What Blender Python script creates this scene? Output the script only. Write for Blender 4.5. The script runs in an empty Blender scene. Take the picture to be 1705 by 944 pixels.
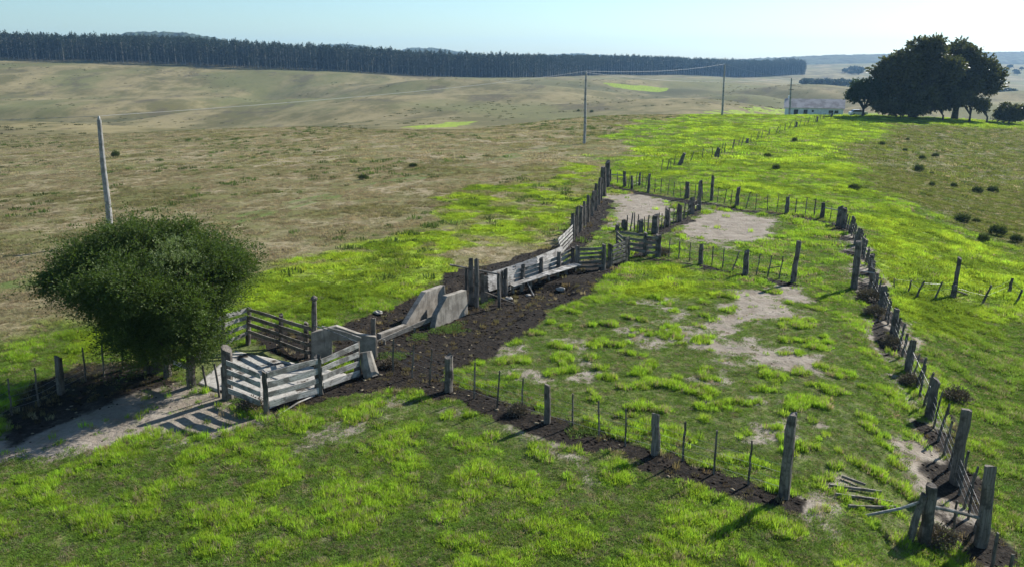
import bpy, math, random
import numpy as np
from mathutils import Vector
R = math.radians
random.seed(7); RNG = np.random.default_rng(11)
sc = bpy.context.scene
# ------------------------------------------------------------------ camera
H = 12.7; PITCH = R(15.4); F = 1350.0; CX, CY = 852.5, 472.0
cam = bpy.data.cameras.new('camera'); co = bpy.data.objects.new('camera', cam)
sc.collection.objects.link(co); sc.camera = co
co.location = (0, 0, H); co.rotation_euler = (R(90) - PITCH, 0, 0)
cam.sensor_width = 36; cam.lens = F / 1705 * 36; cam.clip_start = .1; cam.clip_end = 30000
# ------------------------------------------------------------------ light
SUN_EL, SUN_AZ = 34.5, 49.5          # azimuth: from +Y towards +X
w = bpy.data.worlds.new('World'); sc.world = w; w.use_nodes = True
nt = w.node_tree; nt.nodes.clear()
sky = nt.nodes.new('ShaderNodeTexSky'); sky.sky_type = 'NISHITA'; sky.sun_disc = False
sky.sun_elevation = R(SUN_EL); sky.sun_rotation = R(SUN_AZ); sky.altitude = 100
sky.air_density = 1.0; sky.dust_density = 0.6; sky.ozone_density = 2.0
tint = nt.nodes.new('ShaderNodeMix'); tint.data_type = 'RGBA'; tint.blend_type = 'MULTIPLY'
tint.inputs['Factor'].default_value = 1; tint.inputs['B'].default_value = (0.87, 1.06, 1.13, 1)
bg = nt.nodes.new('ShaderNodeBackground'); bg.inputs['Strength'].default_value = 0.070
out = nt.nodes.new('ShaderNodeOutputWorld')
nt.links.new(sky.outputs[0], tint.inputs['A']); nt.links.new(tint.outputs['Result'], bg.inputs[0]); nt.links.new(bg.outputs[0], out.inputs[0])
sl = bpy.data.lights.new('sun', 'SUN'); sl.energy = 5.0; sl.angle = R(0.5); sl.color = (1, .965, .90)
so = bpy.data.objects.new('sun', sl); sc.collection.objects.link(so)
sd = Vector((math.sin(R(SUN_AZ)) * math.cos(R(SUN_EL)), math.cos(R(SUN_AZ)) * math.cos(R(SUN_EL)), math.sin(R(SUN_EL))))
so.rotation_euler = (-sd).to_track_quat('-Z', 'Y').to_euler(); so.location = (40, 40, 60)
sc.view_settings.view_transform = 'Standard'; sc.view_settings.look = 'None'
sc.view_settings.exposure = 0.88; sc.view_settings.gamma = 1
sc.cycles.max_bounces = 6; sc.cycles.diffuse_bounces = 3; sc.cycles.glossy_bounces = 2
sc.cycles.transmission_bounces = 4; sc.cycles.transparent_max_bounces = 6; sc.cycles.volume_bounces = 0
sc.cycles.use_denoising = True
# ------------------------------------------------------------------ noise
def _h(ix, iy, s):
    n = (ix.astype(np.int64) * 374761393 + iy.astype(np.int64) * 668265263 + s * 974711) & 0xffffffff
    n = ((n ^ (n >> 13)) * 1274126177) & 0xffffffff
    n = ((n ^ (n >> 15)) * 2246822519) & 0xffffffff
    return ((n ^ (n >> 16)) & 0xffffff) / float(0xffffff)
def vn(x, y, s=0):
    x = np.asarray(x, float); y = np.asarray(y, float)
    ix = np.floor(x); iy = np.floor(y); fx = x - ix; fy = y - iy
    fx = fx * fx * (3 - 2 * fx); fy = fy * fy * (3 - 2 * fy)
    ix = ix.astype(np.int64); iy = iy.astype(np.int64)
    a = _h(ix, iy, s); b = _h(ix + 1, iy, s); c = _h(ix, iy + 1, s); d = _h(ix + 1, iy + 1, s)
    return (a * (1 - fx) + b * fx) * (1 - fy) + (c * (1 - fx) + d * fx) * fy
def fbm(x, y, size, octv=4, s=0):
    x = np.asarray(x, float) / size; y = np.asarray(y, float) / size
    t = 0; amp = 1; tot = 0
    for k in range(octv):
        c, q = math.cos(.6 + k), math.sin(.6 + k)
        t = t + amp * vn(x * c - y * q + 17 * k, x * q + y * c - 9 * k, s + k); tot += amp
        x = x * 2.03; y = y * 2.03; amp *= .52
    return t / tot            # 0..1, mean .5
def sstep(a, b, x):
    t = np.clip((x - a) / (b - a), 0, 1); return t * t * (3 - 2 * t)
# ------------------------------------------------------------------ terrain
def ray(u, v):
    a = (u - CX) / F; b = -(v - CY) / F
    return a, math.cos(PITCH) + b * math.sin(PITCH), -math.sin(PITCH) + b * math.cos(PITCH)
def tanv(v):
    a, dy, dz = ray(0, v); return -dz / dy
YK = [-60, 60, 80, 110, 150, 200, 250, 300, 340, 400, 500, 600, 680, 800, 1000, 1300, 1700, 2200, 3000, 9000]
def V(v): return ('v', v)
COLS = {   # heights (or the pixel row each distance shows at) along directions across the view
 -900: [0, -1, -2, -3, -5, -8, -12, -14, -17, V(195), V(172), V(146), V(122), V(96), V(95), V(100), V(103), V(103), V(102), V(101)],
 0:    [0, -.6, -1, -2, -3.6, -6, V(224), V(208), -18, V(198), V(176), V(152), V(126), V(94), V(93), V(100), V(103), V(103), V(102), V(101)],
 200:  [0, -.3, -.6, -1.3, -2.4, -4.6, V(226), V(214), -17, V(203), V(184), V(160), V(136), V(99), V(98), V(100), V(103), V(103), V(102), V(101)],
 400:  [0, -.1, -.3, -.8, -1.6, -3, V(222), -12, V(217), V(206), V(190), V(170), V(147), V(109), V(108), V(106), V(104), V(103), V(102), V(101)],
 560:  [0, 0, -.1, -.4, -.7, V(209), -9, V(204), V(199), V(190), V(178), V(163), V(148), V(121), V(116), V(110), V(106), V(103), V(102), V(101)],
 700:  [0, 0, 0, 0, 0, -5, V(203), V(198), V(192), V(183), V(170), V(156), V(146), V(133), V(126), V(115), V(108), V(104), V(102), V(101)],
 850:  [0, 0, 0, 0, .1, -2.5, -9, V(190), V(185), V(177), V(163), V(150), V(140), V(131), V(127), V(116), V(108), V(104), V(102), V(101)],
 1000: [0, 0, 0, 0, .2, .2, -5, V(181), V(177), V(169), V(156), V(139), V(125), -14, V(127), V(120), V(110), V(104), V(102), V(101)],
 1200: [0, 0, 0, 0, .1, .1, -5, V(176), V(172), V(164), V(154), V(146), V(139), V(134), V(132), V(128), V(115), V(106), V(103), V(101)],
 1340: [0, 0, 0, 0, .1, 0, -5, -13, -16, V(169), V(160), V(150), V(148), V(146), V(144), V(139), V(118), V(108), V(105), V(101)],
 1500: [0, 0, -.3, -.6, -.4, 0, -4, -12, -14, V(170), V(162), V(156), V(153), V(150), V(145), V(134), V(108), V(105), V(103), V(101)],
 1705: [0, -1.8, -2.8, -3.8, -3.4, -1.6, -5, -12, -16, V(172), V(165), V(160), V(157), V(154), V(148), V(133), V(112), V(109), V(104), V(101)],
 2600: [0, -3, -4, -6, -8, -10, -12, -14, -16, V(172), V(165), V(160), V(157), V(154), V(148), V(133), V(112), V(109), V(104), V(101)]}
_us = sorted(COLS); _ss = np.array([(u - CX) / F * math.cos(PITCH) for u in _us])
_tab = np.array([[(H - Y * tanv(e[1])) if isinstance(e, tuple) else e for e, Y in zip(COLS[u], YK)] for u in _us])
_lk = np.linspace(math.log(70), math.log(9130), 420); _ly = np.exp(_lk) - 120
_sk = np.linspace(_ss[0], _ss[-1], 181)
_t1 = np.array([np.interp(_ly, YK, r) for r in _tab])
_T = np.array([np.interp(_sk, _ss, _t1[:, j]) for j in range(len(_ly))]).T
def _blur(A, n, ax):
    k = np.exp(-np.linspace(-2, 2, 2 * n + 1) ** 2); k /= k.sum()
    P = np.pad(A, [(n, n) if i == ax else (0, 0) for i in (0, 1)], mode='edge'); O = 0
    for i, kk in enumerate(k):
        O = O + kk * np.take(P, np.arange(i, i + A.shape[ax]), axis=ax)
    return O
_T = _blur(_blur(_T, 5, 1), 9, 0)
def crease(x, y, wd): return np.exp(-((fbm(x, y * .8, 300, 3, 9) - .5) / wd) ** 2) * (1 - sstep(640, 760, y))
def base_z(x, y):
    x = np.asarray(x, float); y = np.asarray(y, float)
    yy = np.maximum(y, 20.)
    s = np.clip(x / yy, _sk[0], _sk[-1] - 1e-6); ly = np.log(np.clip(y, -49, 8990) + 120)
    i = (s - _sk[0]) / (_sk[1] - _sk[0]); j = (ly - _lk[0]) / (_lk[1] - _lk[0])
    i0 = np.clip(np.floor(i).astype(int), 0, len(_sk) - 2); j0 = np.clip(np.floor(j).astype(int), 0, len(_lk) - 2)
    fi = i - i0; fj = np.clip(j - j0, 0, 1)
    z = (_T[i0, j0] * (1 - fj) + _T[i0, j0 + 1] * fj) * (1 - fi) + (_T[i0 + 1, j0] * (1 - fj) + _T[i0 + 1, j0 + 1] * fj) * fi
    far = sstep(180, 420, y)
    z = z - 7.5 * crease(x, y, .07) * far
    z = z + far * ((fbm(x, y * 1.5, 190, 3, 3) - .5) * 20) * (1 - sstep(620, 780, y) * .6)
    return z
TRENCH = None
def gz(x, y, micro=True):
    z = base_z(x, y)
    if TRENCH is not None:
        z = z - .32 * sstep(.1, .9, sdpoly(TRENCH, x, y) + (fbm(x, y, 1.1, 3, 70) - .5) * .7)
    if micro:
        near = 1 - sstep(90, 170, np.asarray(y, float))
        z = z + near * ((fbm(x, y, 3.2, 3, 21) - .5) * .16 + (fbm(x, y, .7, 2, 25) - .5) * .05)
    return z
def g1(x, y, micro=True): return float(gz(np.array([x]), np.array([y]), micro)[0])
def px(u, v):                       # point of the ground seen at pixel (u, v) of the photograph
    a, dy, dz = ray(u, v); z = 0.
    for _ in range(30):
        t = (H - z) / -dz; zn = g1(a * t, dy * t, False)
        z = z * .4 + zn * .6
    t = (H - z) / -dz
    return (a * t, dy * t)
def pxc(u, v, ymax=199.):           # the same, never beyond the brow of the hill
    x, y = px(u, v); k = min(1, ymax / y); return (x * k, y * k)
def poly(pts): return np.array([p[1:] if p[0] == 'w' else px(*p) for p in pts], float)
def _segd(P, Q, x, y):
    dx, dy = Q[0] - P[0], Q[1] - P[1]; L = dx * dx + dy * dy + 1e-9
    t = np.clip(((x - P[0]) * dx + (y - P[1]) * dy) / L, 0, 1)
    return np.hypot(x - P[0] - t * dx, y - P[1] - t * dy)
def sdpoly(P, x, y):                # signed distance, positive inside
    x = np.asarray(x, float); y = np.asarray(y, float)
    d = np.full(x.shape, 1e9); ins = np.zeros(x.shape, bool)
    for i in range(len(P)):
        A, B = P[i], P[(i + 1) % len(P)]
        d = np.minimum(d, _segd(A, B, x, y))
        c = ((A[1] > y) != (B[1] > y)) & (x < (B[0] - A[0]) * (y - A[1]) / (B[1] - A[1] + 1e-12) + A[0])
        ins ^= c
    return np.where(ins, d, -d)
def dline(P, x, y):
    d = np.full(np.asarray(x).shape, 1e9)
    for i in range(len(P) - 1): d = np.minimum(d, _segd(P[i], P[i + 1], x, y))
    return d
TRENCH = poly([(560, 560), (620, 522), (700, 496), (752, 462), (800, 450), (900, 470), (975, 470), (965, 495), (900, 515), (830, 560), (760, 590), (690, 590), (610, 575)])
# regions of the ground, as outlines on the terrain
DRY = poly([('w', -400, 60), ('w', -60, 40), (-60, 640), (0, 585), (110, 540), (200, 530), (330, 490), (480, 500), (640, 480), (760, 440), (870, 410), (930, 370), (985, 290), (1020, 258), (1080, 215), (1170, 184), ('w', 60, 320), ('w', -500, 320)])
OLIVE = poly([(1455, 204), (1705, 216), ('w', 140, 150), ('w', 90, 50), (1760, 470), (1650, 408), (1560, 372), (1480, 322), (1430, 280), (1450, 240)])
RLOW = poly([(1500, 545), (1640, 560), (1800, 520), ('w', 60, 30), ('w', 30, 10), (1700, 944), (1610, 700), (1540, 600)])
LIME = [poly(p) for p in (
 [(1000, 292), (1100, 226), (1190, 184), (1300, 182), (1450, 189), (1705, 203), (1800, 212), (1480, 216), (1440, 250), (1440, 285), (1480, 325), (1560, 376), (1640, 404), (1760, 440), (1800, 520), (1640, 558), (1500, 538), (1456, 430), (1400, 352), (1230, 322), (1090, 296), (1020, 300)],
 [(1000, 300), (1000, 330), (930, 385), (870, 408), (760, 425), (745, 458), (640, 506), (540, 542), (440, 516), (365, 528), (380, 480), (430, 442), (560, 425), (700, 372), (760, 335), (850, 306), (950, 272)],
 [(985, 470), (1100, 434), (1200, 460), (1230, 488), (1100, 508), (1010, 494)],
 [(60, 612), (90, 560), (190, 520), (260, 540), (180, 600)])]
RBAND = poly([(1410, 352), (1500, 362), (1620, 402), (1740, 436), (1800, 510), (1690, 530), (1560, 530), (1500, 520), (1462, 450), (1432, 385)])
LBAND = poly([(370, 532), (385, 482), (450, 452), (560, 440), (650, 426), (735, 432), (742, 458), (640, 506), (540, 542), (440, 522)])
FARLIME = [poly([(670, 212), (735, 203), (795, 203), (780, 209), (690, 216)]), np.array([[76, 652], [120, 652], [126, 676], [70, 676]], float)]
DIRT = [poly(p) for p in (
 [(-80, 800), (60, 780), (150, 752), (240, 722), (330, 740), (430, 722), (520, 690), (440, 690), (375, 664), (310, 636), (230, 636), (60, 700), (-80, 750)],
 [(1005, 325), (1080, 322), (1128, 345), (1108, 365), (1060, 382), (1012, 374), (1000, 350)],
 [(1118, 384), (1190, 350), (1272, 364), (1276, 398), (1200, 410), (1140, 397)],
 [(1150, 578), (1200, 530), (1240, 488), (1330, 472), (1356, 486), (1330, 512), (1360, 532), (1250, 528), (1240, 560), (1300, 588), (1400, 578), (1392, 640), (1260, 612), (1180, 602)],
 [(1228, 706), (1262, 680), (1300, 668), (1372, 716), (1344, 752), (1250, 736)],
 [(1250, 830), (1330, 812), (1400, 800), (1420, 860), (1350, 884), (1290, 850)],
 [(845, 702), (930, 728), (1000, 772), (985, 800), (900, 762)], [(520, 690), (640, 655), (700, 672), (640, 700), (540, 722), (440, 738), (420, 702)],
 [(1436, 478), (1476, 520), (1500, 600), (1560, 700), (1600, 790), (1625, 880), (1570, 920), (1530, 830), (1500, 730), (1470, 640), (1440, 560)], [(1398, 380), (1428, 378), (1450, 430), (1480, 500), (1530, 610), (1580, 720), (1640, 850), (1690, 960), (1640, 980), (1600, 880), (1545, 740), (1480, 600), (1440, 500)])]
THIN = [poly(p) for p in (            # thin, patchy turf with soil showing
 [(820, 560), (1000, 500), (1330, 470), (1420, 560), (1500, 700), (1560, 860), (1500, 944), (1420, 860), (1300, 800), (900, 690), (800, 610)],
 [(430, 730), (640, 660), (860, 700), (1000, 790), (960, 830), (700, 700), (500, 760)],
 [(1010, 320), (1280, 350), (1300, 400), (1100, 430), (990, 400)])]
SOIL_AND_SHADE = [poly(p) for p in (
 [(545, 548), (620, 517), (700, 490), (752, 457), (800, 445), (900, 440), (1050, 432), (1004, 462), (990, 490), (905, 520), (835, 578), (792, 600), (740, 618), (730, 650), (650, 648), (560, 664), (455, 692), (430, 672), (560, 640), (600, 600), (540, 590)],
 [(420, 560), (470, 540), (520, 560), (560, 600), (520, 625), (455, 590)],
 [(0, 690), (40, 640), (130, 600), (260, 600), (300, 640), (200, 660), (60, 730), (0, 760)])]  # bare soil under the left tree, with its shade also painted in dark
STRIPS = [(poly(p), wd) for p, wd in (
 ([(640, 628), (716, 640), (750, 656), (868, 696), (915, 710), (997, 733), (1095, 768), (1195, 797), (1308, 836)], .72),
 ([(1010, 310), (1045, 318), (1080, 325), (1145, 336), (1226, 350), (1310, 359), (1396, 376)], .75),
 ([(1003, 335), (985, 366), (962, 396), (935, 416), (850, 440), (790, 452)], 1.15),
 ([(1166, 352), (1132, 372), (1091, 392), (1060, 428)], .6),
 ([(1100, 433), (1167, 444), (1241, 460), (1322, 471)], .5),
 ([(1398, 376), (1425, 409), (1450, 480), (1468, 516), (1488, 563), (1514, 622), (1547, 698), (1592, 808), (1636, 912), (1670, 990)], .95))]
PENP = poly([(300, 605), (340, 585), (412, 573), (520, 600), (597, 627), (444, 688), (380, 664), (318, 643)])
TRACK = poly([(940, 244), (860, 258), (760, 284), (640, 306), (500, 338), (360, 376), (200, 420), (40, 470)])
def masks(x, y):
    x = np.asarray(x, float); y = np.asarray(y, float)
    n1 = fbm(x, y, 5.5, 4, 31) - .5; n2 = fbm(x, y, 1.2, 3, 41) - .5; n0 = fbm(x, y, 16, 4, 51) - .5
    sc_ = np.clip(y / 60, .35, 3)
    dry = sstep(-2, 2, sdpoly(DRY, x, y) + n0 * 14 * sc_ + n1 * 5) * (y > 20)
    dry = np.maximum(dry, sstep(225, 260, y))
    olive = sstep(-3, 3, sdpoly(OLIVE, x, y) + n0 * 12 + n1 * 9)
    rlow = sstep(-1.5, 1.5, sdpoly(RLOW, x, y) + n1 * 5)
    lime = np.zeros_like(x)
    for k, P in enumerate(LIME):
        lime = np.maximum(lime, sstep(-1.0, 1.4, sdpoly(P, x, y) + (n1 + .08 * (k == 1)) * (7 if k < 2 else 3) * sc_ + n2 * 1.5) )
    lime = lime * (1 - .8 * sstep(.035, .12, fbm(x, y, 8, 5, 61) - .5)) * (1 - .6 * sstep(.07, .17, fbm(x, y, 2.6, 3, 63) - .5))
    lime = np.maximum(lime, .85 * sstep(-.6, .9, sdpoly(RBAND, x, y) + n1 * 5 + n2 * 1.5) * sstep(.30, .42, fbm(x, y, 3, 4, 181)))
    lime = np.maximum(lime, .9 * sstep(-.6, .8, sdpoly(LBAND, x, y) + n1 * 4 + n2 * 1.5)) * (1 - .85 * olive)
    for P in FARLIME: lime = np.maximum(lime, sstep(-2, 3, sdpoly(P, x, y) + n0 * 12))
    dirt = np.zeros_like(x)
    for k, P in enumerate(DIRT): dirt = np.maximum(dirt, sstep(-.8, .7, sdpoly(P, x, y) + ((n1 * 2.4 + n2 * 2) if k in (0, 5, 8, 9) else (-.25 + n1 * 4.2 + n2 * 3.2))) * (.62 if k in (6, 7) else 1))
    thin = np.zeros_like(x)
    for P in THIN: thin = np.maximum(thin, sstep(-1, 1, sdpoly(P, x, y) + n1 * 3))
    dirt = np.maximum(dirt, thin * sstep(.07, .17, fbm(x, y, 2.2, 5, 81) - .5) * .75)
    soil = np.zeros_like(x)
    for k, P in enumerate(SOIL_AND_SHADE): soil = np.maximum(soil, sstep(-.3, .35, sdpoly(P, x, y) + n1 * 1.2 + n2 * 1.0) * (.7 if k == 2 else 1))  # last outline mixes bare soil with painted tree shade
    for k, (P, wd) in enumerate(STRIPS):
        m = sstep(-.25, .3, wd - dline(P, x, y) + n2 * 1.4)
        if k == 5: m = m * (.15 + .75 * sstep(.42, .62, fbm(x, y, 1.6, 4, 171)))
        soil = np.maximum(soil, m)
    dt = dline(TRACK, x, y)
    track = np.clip(sstep(.45, .15, np.abs(dt - 1.0)) + .35 * sstep(1.6, .8, dt), 0, 1) * sstep(.3, .5, fbm(x, y, 6, 3, 91))
    return dict(dry=dry, olive=olive, rlow=rlow, lime=np.clip(lime, 0, 1), dirt=np.clip(dirt, 0, 1), soil=np.clip(soil, 0, 1), thin=thin, track=track)
# ------------------------------------------------------------------ mesh helpers
def mesh_np(name, v, f):
    v = np.asarray(v, np.float32); f = np.asarray(f, np.int32); me = bpy.data.meshes.new(name)
    k = f.shape[1]
    me.vertices.add(len(v)); me.vertices.foreach_set('co', v.ravel())
    me.loops.add(f.size); me.loops.foreach_set('vertex_index', f.ravel())
    me.polygons.add(len(f)); me.polygons.foreach_set('loop_start', np.arange(0, f.size, k, dtype=np.int32))
    me.update(calc_edges=True); me.validate(); return me
class MB:
    def __init__(s): s.v = []; s.f = []; s.m = []; s.mi = 0
    def add(s, vs, fs):
        o = len(s.v); s.v += [tuple(p) for p in vs]; s.f += [tuple(i + o for i in q) for q in fs]; s.m += [s.mi] * len(fs)
    def box(s, c, d, rz=0):
        ca, sa = math.cos(rz), math.sin(rz); vs = []
        for z in (-1, 1):
            for a, b in ((-1, -1), (1, -1), (1, 1), (-1, 1)):
                X, Y = a * d[0] / 2, b * d[1] / 2
                vs.append((c[0] + X * ca - Y * sa, c[1] + X * sa + Y * ca, c[2] + z * d[2] / 2))
        s.add(vs, [(3, 2, 1, 0), (4, 5, 6, 7), (0, 1, 5, 4), (1, 2, 6, 5), (2, 3, 7, 6), (3, 0, 4, 7)])
    def tube(s, pts, rad, n=7, wob=0., cap=True, rng=random):
        pts = [Vector(p) for p in pts]; rings = []; o = len(s.v); vs = []
        ph = rng.random() * 6
        prof = [1 + wob * rng.uniform(-1, 1) for _ in range(n)]
        for i, p in enumerate(pts):
            d = (pts[min(i + 1, len(pts) - 1)] - pts[max(i - 1, 0)]).normalized()
            a = d.cross(Vector((0, 1, 0)) if abs(d.y) < .8 else Vector((1, 0, 0))).normalized(); b = d.cross(a)
            r = rad[i] if hasattr(rad, '__len__') else rad
            for k in range(n):
                t = ph + 2 * math.pi * k / n; rr = r * prof[k] * (1 + wob * .4 * rng.uniform(-1, 1))
                vs.append(p + a * math.cos(t) * rr + b * math.sin(t) * rr)
        fs = []
        for i in range(len(pts) - 1):
            for k in range(n):
                k2 = (k + 1) % n; fs.append((i * n + k, i * n + k2, (i + 1) * n + k2, (i + 1) * n + k))
        if cap: fs += [tuple(range(n))[::-1], tuple((len(pts) - 1) * n + k for k in range(n))]
        s.add(vs, fs)
    def plank(s, p, q, hgt, th, warp=.02, rng=random, tilt=0):      # board on edge between two points
        p = Vector(p); q = Vector(q); d = q - p; L = d.length; dn = d.normalized()
        side = Vector((-dn.y, dn.x, 0)).normalized() * th / 2; up = dn.cross(side).normalized()
        if up.z < 0: up = -up
        if tilt:
            h_ = side.length; sn = side.normalized(); up, side = (up * math.cos(tilt) + sn * math.sin(tilt)), (sn * math.cos(tilt) - up * math.sin(tilt)) * h_
        n = max(2, int(L / .5)); rows = []
        w1 = rng.uniform(-warp, warp); w2 = rng.uniform(-warp, warp)
        for i in range(n + 1):
            t = i / n; c = p + d * t + up * (w1 * math.sin(t * 3.1) + rng.uniform(-.2, .2) * warp) + side * (w2 / th * math.sin(t * 3) * 1.2)
            h = hgt / 2 * (1 + rng.uniform(-.06, .06))
            rows += [c - side - up * h, c + side - up * h, c + side + up * h, c - side + up * h]
        fs = [(3, 2, 1, 0), tuple(n * 4 + k for k in range(4))]
        for i in range(n):
            for k in range(4):
                k2 = (k + 1) % 4; fs.append((i * 4 + k, i * 4 + k2, i * 4 + 4 + k2, i * 4 + 4 + k))
        s.add(rows, fs)
    def build(s, name, mats, parent=None, smooth=False, origin=None):
        me = bpy.data.meshes.new(name)
        O = Vector(origin) if origin is not None else (parent_origin(parent) if parent else Vector((0, 0, 0)))
        me.from_pydata([Vector(p) - O for p in s.v], [], s.f); me.update()
        import bmesh
        bm = bmesh.new(); bm.from_mesh(me); bmesh.ops.recalc_face_normals(bm, faces=bm.faces); bm.to_mesh(me); bm.free()
        for m in (mats if isinstance(mats, (list, tuple)) else [mats]): me.materials.append(m)
        me.polygons.foreach_set('material_index', s.m)
        if smooth: me.polygons.foreach_set('use_smooth', [True] * len(me.polygons))
        o = bpy.data.objects.new(name, me); sc.collection.objects.link(o)
        if parent: o.parent = parent; o.location = O - parent_origin(parent)
        else: o.location = O
        return o
def parent_origin(p):
    v = Vector((0, 0, 0))
    while p: v = v + Vector(p.location); p = p.parent
    return v
def thing(name, label, cat, loc, group=None):
    o = bpy.data.objects.new(name, None); sc.collection.objects.link(o); o.location = loc
    o['label'] = label; o['category'] = cat
    if group: o['group'] = group
    return o
def tag(o, label, cat, group=None):
    o['label'] = label; o['category'] = cat
    if group: o['group'] = group
    return o
def on3(u, v, Y):                    # point of pixel ray at world distance Y
    a, dy, dz = ray(u, v); t = Y / dy; return Vector((a * t, Y, H + dz * t))
def onplane(P, Q, u, v):             # pixel ray against the vertical plane through ground points P, Q
    a, dy, dz = ray(u, v); nx, ny = Q[1] - P[1], -(Q[0] - P[0])
    t = (P[0] * nx + P[1] * ny) / (a * nx + dy * ny); return Vector((a * t, dy * t, H + dz * t))
# ------------------------------------------------------------------ materials
class NM:
    def __init__(s, name):
        s.m = bpy.data.materials.new(name); s.m.use_nodes = True; s.t = s.m.node_tree; s.t.nodes.clear()
        s.out = s.n('ShaderNodeOutputMaterial')
    def n(s, typ, **k):
        x = s.t.nodes.new(typ)
        for a, b in k.items(): setattr(x, a, b)
        return x
    def l(s, a, b): s.t.links.new(a, b)
    def noise(s, scale, detail=4, rough=.6, vec=None, dist=0):
        x = s.n('ShaderNodeTexNoise'); x.inputs['Scale'].default_value = scale; x.inputs['Detail'].default_value = detail
        x.inputs['Roughness'].default_value = rough; x.inputs['Distortion'].default_value = dist
        if vec is not None: s.l(vec, x.inputs['Vector'])
        return x.outputs['Fac']
    def attr(s, name, typ='GEOMETRY', o='Fac'):
        x = s.n('ShaderNodeAttribute', attribute_name=name, attribute_type=typ); return x.outputs[o]
    def math(s, op, a, b=None, c=None, clamp=False):
        x = s.n('ShaderNodeMath', operation=op); x.use_clamp = clamp
        for i, q in enumerate((a, b, c)):
            if q is None: continue
            if isinstance(q, (int, float)): x.inputs[i].default_value = q
            else: s.l(q, x.inputs[i])
        return x.outputs[0]
    def ramp(s, fac, a, b):
        x = s.n('ShaderNodeMapRange', interpolation_type='SMOOTHSTEP'); s.l(fac, x.inputs[0])
        x.inputs[1].default_value = a; x.inputs[2].default_value = b; return x.outputs[0]
    def mix(s, fac, a, b, mode='MIX'):
        x = s.n('ShaderNodeMix', data_type='RGBA', blend_type=mode)
        for q, i in ((fac, 'Factor'), (a, 'A'), (b, 'B')):
            if isinstance(q, (int, float)): x.inputs[i].default_value = q
            elif isinstance(q, tuple): x.inputs[i].default_value = (*q, 1)
            else: s.l(q, x.inputs[i])
        return x.outputs['Result']
    def pos(s, scale=None, obj=False):
        o = s.n('ShaderNodeTexCoord').outputs['Object'] if obj else s.n('ShaderNodeNewGeometry').outputs['Position']
        if scale is None: return o
        m = s.n('ShaderNodeMapping'); m.inputs['Scale'].default_value = scale; s.l(o, m.inputs[0]); return m.outputs[0]
    def bump(s, h, strength, dist):
        x = s.n('ShaderNodeBump'); x.inputs['Strength'].default_value = strength; x.inputs['Distance'].default_value = dist
        s.l(h, x.inputs['Height']); return x.outputs[0]
    def bsdf(s, col, rough=.9, bump=None, spec=.2):
        b = s.n('ShaderNodeBsdfPrincipled')
        if isinstance(col, tuple): b.inputs['Base Color'].default_value = (*col, 1)
        else: s.l(col, b.inputs['Base Color'])
        b.inputs['Roughness'].default_value = rough; b.inputs['Specular IOR Level'].default_value = spec
        if bump is not None: s.l(bump, b.inputs['Normal'])
        s.l(b.outputs[0], s.out.inputs[0]); return b
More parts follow.
